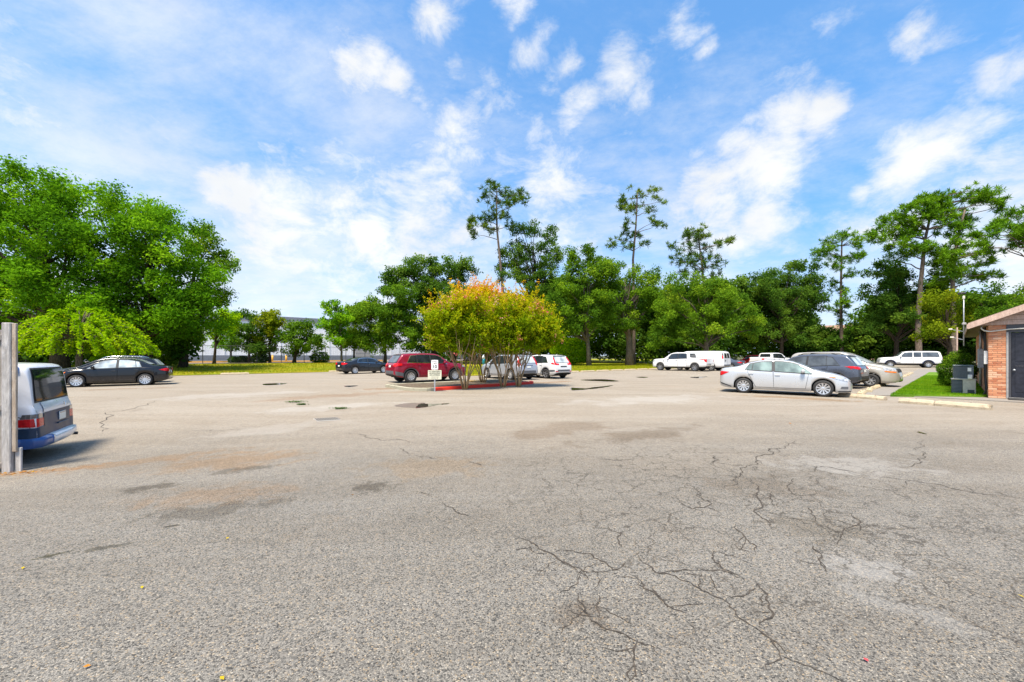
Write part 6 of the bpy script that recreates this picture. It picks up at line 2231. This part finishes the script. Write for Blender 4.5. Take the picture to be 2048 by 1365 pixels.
# local +x runs away to the left of the picture
MB().bbox(-.07, .07, -.03, .03, -.1, 2.42, .01).build('post', M['wood_pale'], fen)
MB().bbox(-.14, -.072, -.02, .012, .34, 2.41, .006).build('board', M['wood_tan'], fen)
MB().bbox(-.175, -.073, -.055, -.025, -.05, .40, .006).build('kick_board', M['wood_pale'], fen)
for z in (.12, 1.05, 2.18):
    MB().bbox(.072, 2.6, -.012, .028, z - .045, z + .045, .006).build('rail', M['wood'], fen)
bm_board = None
for k in range(16):
    if bm_board is None:
        ob = MB().bbox(0, .14, -.038, -.014, .05, 2.30, .006).build('board', M['wood'], fen)
        bm_board = ob.data
    else:
        ob = from_data('board', bm_board, fen)
    ob.location = (.10 + k * .155, random.uniform(-.004, .004), random.uniform(-.02, .02))

# ------------------------------------------------------------------ brick building on the right
def brick_mat():
    t = NT('orange_brick')
    p_ = t.pos()
    n = t.noise(p_, 7.0, 5, .65)
    o_ = t.N('ShaderNodeObjectInfo')
    col = t.ramp(o_.outputs['Random'], [(0.0, (0.38, 0.135, 0.07)), (0.35, (0.53, 0.23, 0.12)), (0.7, (0.58, 0.29, 0.16)), (1.0, (0.62, 0.39, 0.26))])
    col = t.mix(t.mr(n, .5, .75, 0, .6), col, (0.55, 0.33, 0.22))
    return t.bsdf(col, .85, 0, t.bump(t.noise(p_, 40, 4, .6), .4, .01), 0, .2)


def brickwall_mat():
    t = NT('receding_brickwork')
    co = t.objco()
    sx = t.N('ShaderNodeSeparateXYZ')
    t.L(co, sx.inputs[0])
    cb = t.N('ShaderNodeCombineXYZ')
    t.L(sx.outputs[1], cb.inputs[0])
    t.L(sx.outputs[2], cb.inputs[1])
    b = t.N('ShaderNodeTexBrick')
    t.L(cb.outputs[0], b.inputs['Vector'])
    b.inputs['Color1'].default_value = (0.48, 0.15, 0.06, 1)
    b.inputs['Color2'].default_value = (0.56, 0.24, 0.12, 1)
    b.inputs['Mortar'].default_value = (0.40, 0.29, 0.22, 1)
    b.inputs['Scale'].default_value = 1.0
    b.inputs['Brick Width'].default_value = .21
    b.inputs['Row Height'].default_value = .075
    b.inputs['Mortar Size'].default_value = .008
    return t.bsdf(b.outputs[0], .88, 0, t.bump(b.outputs['Fac'], -.4, .01), 0, .2)


M['brick'] = brick_mat()
M['brickwall'] = brickwall_mat()
M['mortar'] = simple('mortar', (0.42, 0.27, 0.19), .95, 0, .2, 15)
M['fascia'] = bark('pinkish_fascia_board', (0.44, 0.31, 0.25), (0.54, 0.40, 0.33))
M['soffit'] = simple('soffit_brown', (0.16, 0.11, 0.07), .8)
M['shingle'] = concrete('roof_shingle', (0.22, 0.17, 0.13), (0.10, 0.08, 0.06), .5, 4)
M['doordark'] = simple('dark_metal_door', (0.018, 0.020, 0.030), .45, .2, .3, 8)
M['frame'] = simple('dark_door_frame', (0.05, 0.05, 0.055), .5)
M['framegrey'] = simple('grey_jamb', (0.30, 0.29, 0.28), .6)
M['cable'] = simple('black_cable', (0.02, 0.02, 0.02), .6)
M['pvc'] = simple('pale_conduit', (0.62, 0.58, 0.50), .5)

bz0 = .035
bld = thing('brick_building', 'orange brick building corner with a dark metal door on the right', 'building', (B0.x, B0.y, bz0), math.atan2(BF.y, BF.x))
H = 2.72
wall = MB().box(.012, .42, .012, .30, -.04, H).build('wall', M['mortar'], bld)
MB().box(0.0, .22, .31, 14, -.04, H).build('side_wall', M['brickwall'], bld)
MB().box(1.55, 8, .012, .30, -.04, H).build('front_wall', M['brickwall'], bld)
bmesh_full = bmesh_half = None
row = 0
z = .01
while z + .064 < H:
    xs_ = [(0, .205), (.215, .42)] if row % 2 == 0 else [(0, .098), (.108, .312), (.322, .42)]
    for x0, x1 in xs_:
        key = round(x1 - x0, 3)
        if key not in WCACHE:
            ob = MB().bbox(0, x1 - x0, 0, .10, 0, .064, .004).build('brick', M['brick'], wall)
            WCACHE[key] = ob.data
        else:
            ob = from_data('brick', WCACHE[key], wall)
        ob.location = (x0, random.uniform(-.004, .003), z)
    z += .0745
    row += 1
# brick returns on the side of the pier
z = .01
row = 0
while z + .064 < H:
    key = 'ret'
    if key not in WCACHE:
        ob = MB().bbox(0, .06, 0, .19, 0, .064, .004).build('brick', M['brick'], wall)
        WCACHE[key] = ob.data
    else:
        ob = from_data('brick', WCACHE[key], wall)
    ob.location = (random.uniform(-.003, .003), .11 if row % 2 else .108, z)
    z += .0745
    row += 1
MB().box(.421, .47, -.02, .2, .0, H - .30).build('jamb', M['framegrey'], bld)
MB().box(.471, .53, -.01, .2, .0, H - .30).build('door_frame', M['frame'], bld)
MB().box(1.47, 1.549, -.01, .2, .0, H - .30).build('door_frame', M['frame'], bld)
MB().box(.421, 1.549, -.015, .2, H - .299, H).build('door_header', M['frame'], bld)
MB().tube([(.60, .0, 1.05), (.60, -.03, 1.05)], .035, 10).build('door_knob', M['galv'], bld, True)
dr_ = MB().bbox(.535, 1.465, .04, .09, .06, H - .31, .006).build('door', M['doordark'], bld)
mb = MB()
for k in range(2):
    mb.bbox(.62, 1.38, .03, .041, .25 + k * 1.12, 1.2 + k * 1.12, .005)
mb.build('door_panel', M['doordark'], dr_)
MB().bbox(.45, 1.6, -.55, -.02, 0, .045, .01).build('door_mat', M['cable'], bld)
MB().box(.48, 1.54, -.019, .1, .0, .055).build('threshold', M['framegrey'], bld)
# gable, fascia boards, roof
rx, rz = 4.4, 0.46
v = [(-.30, -.03, H + .06), (8.9, -.03, H + .06), (4.3, -.03, H + .06 + 4.6 * rz), (-.30, .02, H + .06), (8.9, .02, H + .06), (4.3, .02, H + .06 + 4.6 * rz)]
gab = mesh('gable', v, [(0, 1, 2), (5, 4, 3), (0, 3, 4, 1), (1, 4, 5, 2), (2, 5, 3, 0)], M['fascia'], bld)
for k in range(5):
    z0 = H + .14 + k * .17
    xs0 = -.30 + (z0 - H - .06) / rz
    MB().box(xs0 + .06, 8.5 - xs0, -.0365, -.0305, z0, z0 + .012).build('board_joint', M['soffit'], gab)
MB().box(-.36, 8.9, -.045, -.031, H - .02, H + .07).build('eave_trim', M['fascia'], bld)


def slope_slab(x0, x1, y0, y1, zoff, th, name, mat):
    q = [(x, y, H + .06 + (x + .30) * rz + zoff + dz) for dz in (0, th) for y in (y0, y1) for x in (x0, x1)]
    return mesh(name, q, [(0, 2, 3, 1), (4, 5, 7, 6), (0, 1, 5, 4), (2, 6, 7, 3), (0, 4, 6, 2), (1, 3, 7, 5)], mat, bld)


slope_slab(-.50, 4.3, -.34, 14.2, .055, .05, 'roof', M['shingle'])
slope_slab(-.50, 4.3, -.365, -.341, -.125, .215, 'rake_board', M['fascia'])
slope_slab(-.50, 4.3, -.34, -.08, -.005, .02, 'soffit', M['soffit'])
MB().box(-.53, -.501, -.36, 14.2, H - .13, H + .03).build('fascia_board', M['fascia'], bld)
MB().box(-.50, -.01, -.02, 14, H - .03, H - .005).build('soffit', M['soffit'], bld)
q = [(x, y, H + .06 + 4.6 * rz + .055 - (x - 4.3) * rz + dz) for dz in (0, .05) for y in (-.34, 14.2) for x in (4.3, 9.1)]
mesh('roof', q, [(0, 2, 3, 1), (4, 5, 7, 6), (0, 1, 5, 4), (2, 6, 7, 3), (0, 4, 6, 2), (1, 3, 7, 5)], M['shingle'], bld)
# conduit along the eave, cables down the corner
MB().tube([(-.16, .05, 2.66), (-.17, -.05, 2.58), (-.10, -.06, 2.50), (0, -.055, 2.47), (.06, -.05, 2.46), (.5, -.05, 2.53), (1.2, -.05, 2.55), (3, -.05, 2.57)], .022, 7).build('conduit', M['pvc'], bld, True)
for k in range(4):
    y = .35 + k * .42
    pts = [(-.06 - .03 * k, y, 2.65), (-.05, y + .05, 2.1), (-.03 - .02 * (k % 2), y, 1.4), (-.05, y + .06, .8), (-.02, y - .03, .35), (-.12 if k == 0 else -.03, y - .1, .06)]
    MB().tube(pts, .022 if k % 2 == 0 else .014, 6).build('cable', M['cable'], bld, True)
MB().bbox(-.10, -.001, .14, .30, 1.25, 1.75, .01).build('switch_box', M['signwhite'], bld)
MB().bbox(-.20, -.001, 2.3, 2.65, 1.05, 1.85, .015).build('meter_box', M['galv'], bld)
MB().tube([(-.12, 2.48, 1.85), (-.12, 2.48, 2.62)], .03, 8).build('meter_riser', M['galv'], bld, True)
MB().tube([(-.10, 3.2, .3), (-.10, 3.2, 2.62)], .045, 8).build('downpipe', M['framegrey'], bld, True)
# mast with camera and flood lamps
mast = thing('antenna_mast', 'galvanised mast with a dark head fixed to the building eave', 'mast', bld.matrix_basis @ Vector((-.60, .30, 1.95)), math.atan2(BF.y, BF.x))
MB().tube([(0, 0, 0), (0, 0, 1.95)], .017, 8).build('pole', M['galv'], mast, True)
MB().bbox(-.035, .035, -.03, .03, 1.82, 1.93, .01).build('junction_box', M['pvc'], mast)
MB().tube([(-.16, 0, 2.02), (-.05, 0, 2.05), (.06, 0, 2.02)], [.03, .055, .03], 8).build('camera_head', M['cable'], mast, True)
MB().bbox(-.05, .07, -.04, .04, .81, .90, .02).build('lamp_base', M['framegrey'], mast)
for k, (x, z_) in enumerate(((-.34, .66), (-.30, .34))):
    hd_ = MB().bbox(x - .06, x + .05, -.05, .05, z_ - .025, z_ + .025, .012).build('flood_lamp', M['pvc'], mast)
    MB().tube([(x, 0, z_), (-.02, 0, z_ - .10)], .012, 5).build('lamp_arm', M['galv'], hd_)
MB().bbox(-.19, -.15, -.03, .03, -.18, .72, .006).build('bracket_board', M['fascia'], mast)

# air conditioning units
M['acdark'] = simple('ac_coil_dark', (0.03, 0.04, 0.05), .5)
M['acgrey'] = simple('ac_painted_steel', (0.12, 0.155, 0.18), .45)
M['acbeige'] = simple('ac_beige_steel', (0.46, 0.43, 0.36), .5)
ac = px2(1926, 16.1)
rzb = R(-46)
base = thing('cooling_cabinet', 'beige steel cabinet with a dark louvred bay on the grass by the wall', 'cabinet', (ac.x, ac.y, .08), rzb)
base.scale = (.66, .66, 1)
MB().bbox(-.03, .50, -.36, .36, .02, .56, .015).build('cabinet', M['acbeige'], base)
MB().bbox(-.48, -.032, -.34, .34, .0, .55, .012).build('louvre_bay', M['acdark'], base)
for k in range(9):
    MB().box(-.46, -.05, -.352, -.341, .05 + k * .055, .065 + k * .055).build('louvre', M['acgrey'], base)
MB().bbox(-.50, .52, -.385, .385, .561, .60, .01).build('top_plate', M['acbeige'], base)
MB().bbox(.16, .44, -.375, -.361, .03, .17, .006).build('access_panel', M['acdark'], base)
acu = thing('condenser_unit', 'blue grey air conditioning condenser standing on the beige cabinet', 'air conditioner', (ac.x, ac.y, .682), rzb)
acu.scale = (.62, .62, 1)
MB().bbox(-.42, .42, -.33, .33, .03, .50, .03).build('coil', M['acdark'], acu)
for k in range(13):
    MB().box(-.43, .25, -.343, -.331, .05 + k * .034, .062 + k * .034).build('louvre', M['acgrey'], acu)
for k in range(13):
    MB().box(-.443, -.431, -.32, .32, .05 + k * .034, .062 + k * .034).build('louvre', M['acgrey'], acu)
MB().bbox(-.45, .45, -.36, .36, .50, .545, .02).build('cover', M['acgrey'], acu)
MB().bbox(-.44, .44, -.35, .35, 0, .03, .008).build('base_pan', M['acgrey'], acu)
MB().box(.26, .43, -.345, -.332, .05, .49).build('service_panel', M['acgrey'], acu)
MB().box(.18, .34, -.352, -.346, .30, .44).build('data_label', M['signwhite'], acu)
dsc = thing('disconnect_box', 'small pale electrical box at the foot of the condenser', 'box', (ac.x - .06, ac.y - .30, .68), rzb)
MB().bbox(-.06, .06, -.04, .04, .0, .17, .01).build('housing', M['signwhite'], dsc)
MB().bbox(-.05, .05, -.052, -.041, .02, .13, .006).build('cover', M['signwhite'], dsc)

# ------------------------------------------------------------------ chain-link fence, bollards, warehouse, far house
FV = 66.0
fu0, fu1 = -38.0, 34.0
M['fencesteel'] = simple('dull_fence_steel', (0.06, 0.062, 0.062), .6, .3)
p0 = UV(fu0, FV)
chain = thing('chain_link_fence', 'tall dark chain-link fence in front of the white warehouse', 'fence', (p0.x, p0.y, gzf(p0.x, p0.y)), math.atan2(U.y, U.x))
FL = fu1 - fu0
FH = 2.45
post_me = None
for k in range(int(FL / 3.0) + 1):
    if post_me is None:
        ob = MB().tube([(0, 0, -.1), (0, 0, FH + .05)], .045, 7).build('post', M['fencesteel'], chain)
        post_me = ob.data
    else:
        ob = from_data('post', post_me, chain)
    ob.location = (k * 3.0, 0, 0)
MB().tube([(0, 0, FH), (FL, 0, FH)], .03, 6).build('top_rail', M['fencesteel'], chain)
mb = MB()
nW = int(FL / .16)
for k in range(nW):
    x = k * .16
    for s_ in (1, -1):
        xa, xb = (x, x + FH * .9) if s_ > 0 else (x + FH * .9, x)
        mb.add([(xa - .004, -.03 + .004 * s_, .05), (xa + .004, -.03 + .004 * s_, .05), (xb + .004, -.03 + .004 * s_, FH), (xb - .004, -.03 + .004 * s_, FH)], [(0, 1, 2, 3)])
o = mb.build('wire_mesh', M['fencesteel'], chain)
o['kind'] = 'stuff'
o = region('fence_strip', uvp((fu0, FV - 1.2), (fu1, FV - 1.2), (fu1, FV + 2), (fu0, FV + 2)), 1.5, .085, M['mulch'], .05)
struct(o)
M['yellow'] = simple('bollard_yellow', (0.72, 0.34, 0.02), .5)
for k, (a, lab) in enumerate(((545, 'yellow bollard behind the fence, the left one of two'), (572.5, 'yellow bollard behind the fence, the right one of two'))):
    q = px2(a, 70)
    bo = thing('bollard', lab, 'bollard', (q.x, q.y, gzf(q.x, q.y)), 0, 'yellow bollards at the warehouse')
    MB().tube([(0, 0, -.1), (0, 0, 1.15)], .14, 12).build('post', M['yellow'], bo, True)
    MB().tube([(0, 0, 1.15), (0, 0, 1.22), (0, 0, 1.26)], [.14, .10, .02], 12).build('cap', M['yellow'], bo, True)
struct(region('service_yard', uvp((-60, FV + 2.1), (60, FV + 2.1), (60, 99), (-60, 99)), 4.0, .10, M['sidewalk'], .05))
kerb_y = MB()
a, b = UV(-4, 74), UV(28, 74)
mb = MB()
mb.box(0, 32, -.15, .15, 0, .22)
o = mb.build('yellow_kerb', M['yellow'])
o.location = (a.x, a.y, .58)
o.rotation_euler = (0, 0, math.atan2(U.y, U.x))
struct(o)


def metal_wall():
    t = NT('white_metal_siding')
    co = t.objco()
    sx = t.N('ShaderNodeSeparateXYZ')
    t.L(co, sx.inputs[0])
    w_ = t.math('FRACT', t.math('MULTIPLY', sx.outputs[0], 1.0))
    ln = t.mr(t.math('ABSOLUTE', t.math('SUBTRACT', w_, .5)), .44, .49)
    n = t.noise(t.mapv(co, (0, 0, 0), (1, 1, .15)), 1.2, 5, .6)
    col = t.mix(t.mr(n, .3, .7), (0.66, 0.67, 0.69), (0.78, 0.78, 0.78))
    col = t.mix(t.math('MULTIPLY', ln, .35), col, (0.4, 0.4, 0.42))
    return t.bsdf(col, .5, 0, t.bump(ln, -.5, .03))


M['siding'] = metal_wall()
M['greyband'] = simple('grey_metal_band', (0.17, 0.185, 0.215), .55)
a = UV(-55, 100)
wh = thing('warehouse', 'long white metal warehouse with a grey roof band behind the trees', 'building', (a.x, a.y, .45), math.atan2(U.y, U.x))
MB().box(0, 150, 0, 40, 0, 8.6).build('wall', M['siding'], wh)
MB().box(-.2, 150.2, -.25, 40.2, 8.601, 9.75).build('roof_band', M['greyband'], wh)
MB().box(-.1, 150.1, -.12, -.001, 0, 1.25).build('wall_base', M['greyband'], wh)
for k in range(30):
    MB().box(k * 5, k * 5 + .12, -.10, -.001, 1.26, 8.6).build('downspout', M['siding'], wh)
for k in (9, 17):
    d_ = MB().box(k * 5 + 1, k * 5 + 4.6, -.14, -.121, 0, 4.2).build('dock_door', M['greyband'], wh)
    for j in range(5):
        MB().box(k * 5 + 1.05, k * 5 + 4.55, -.16, -.141, .1 + j * .82, .82 + j * .82).build('door_slat', M['framegrey'], d_)

hp = px2(1655, 108)
ho = thing('far_house', 'far brown roofed house showing between the trees', 'house', (hp.x, hp.y, .5), R(-30))
hm = simple('far_roof_brown', (0.24, 0.15, 0.10), .85)
hw_ = simple('far_wall_tan', (0.45, 0.32, 0.22), .85)
MB().box(-8, 10, 0, 9, 0, 6.2).build('wall', hw_, ho)
v = [(-8.6, -.6, 6.2), (10.6, -.6, 6.2), (10.6, 9.6, 6.2), (-8.6, 9.6, 6.2), (-3.5, 4.5, 9.6), (6.0, 4.5, 9.6)]
rf = mesh('roof', v, [(0, 1, 5, 4), (1, 2, 5), (2, 3, 4, 5), (3, 0, 4), (3, 2, 1, 0)], hm, ho)
v = [(-6.5, -2.2, 6.1), (-.5, -2.2, 6.1), (-3.5, -2.2, 8.9), (-6.5, 4, 6.1), (-.5, 4, 6.1), (-3.5, 4, 8.9)]
mesh('dormer', v, [(0, 1, 2), (5, 4, 3), (0, 3, 4, 1), (1, 4, 5, 2), (2, 5, 3, 0)], hm, rf)
MB().box(-5.8, -1.2, -2.0, -.01, 0, 6.09).build('bay_wall', hw_, ho)
for k in range(3):
    w_ = MB().box(1.2 + k * 2.8, 2.4 + k * 2.8, -.04, -.001, 3.6, 5.2).build('window', M['glass_dark'], ho)
    MB().box(1.1 + k * 2.8, 2.5 + k * 2.8, -.08, -.041, 3.45, 3.59).build('sill', M['signwhite'], w_)
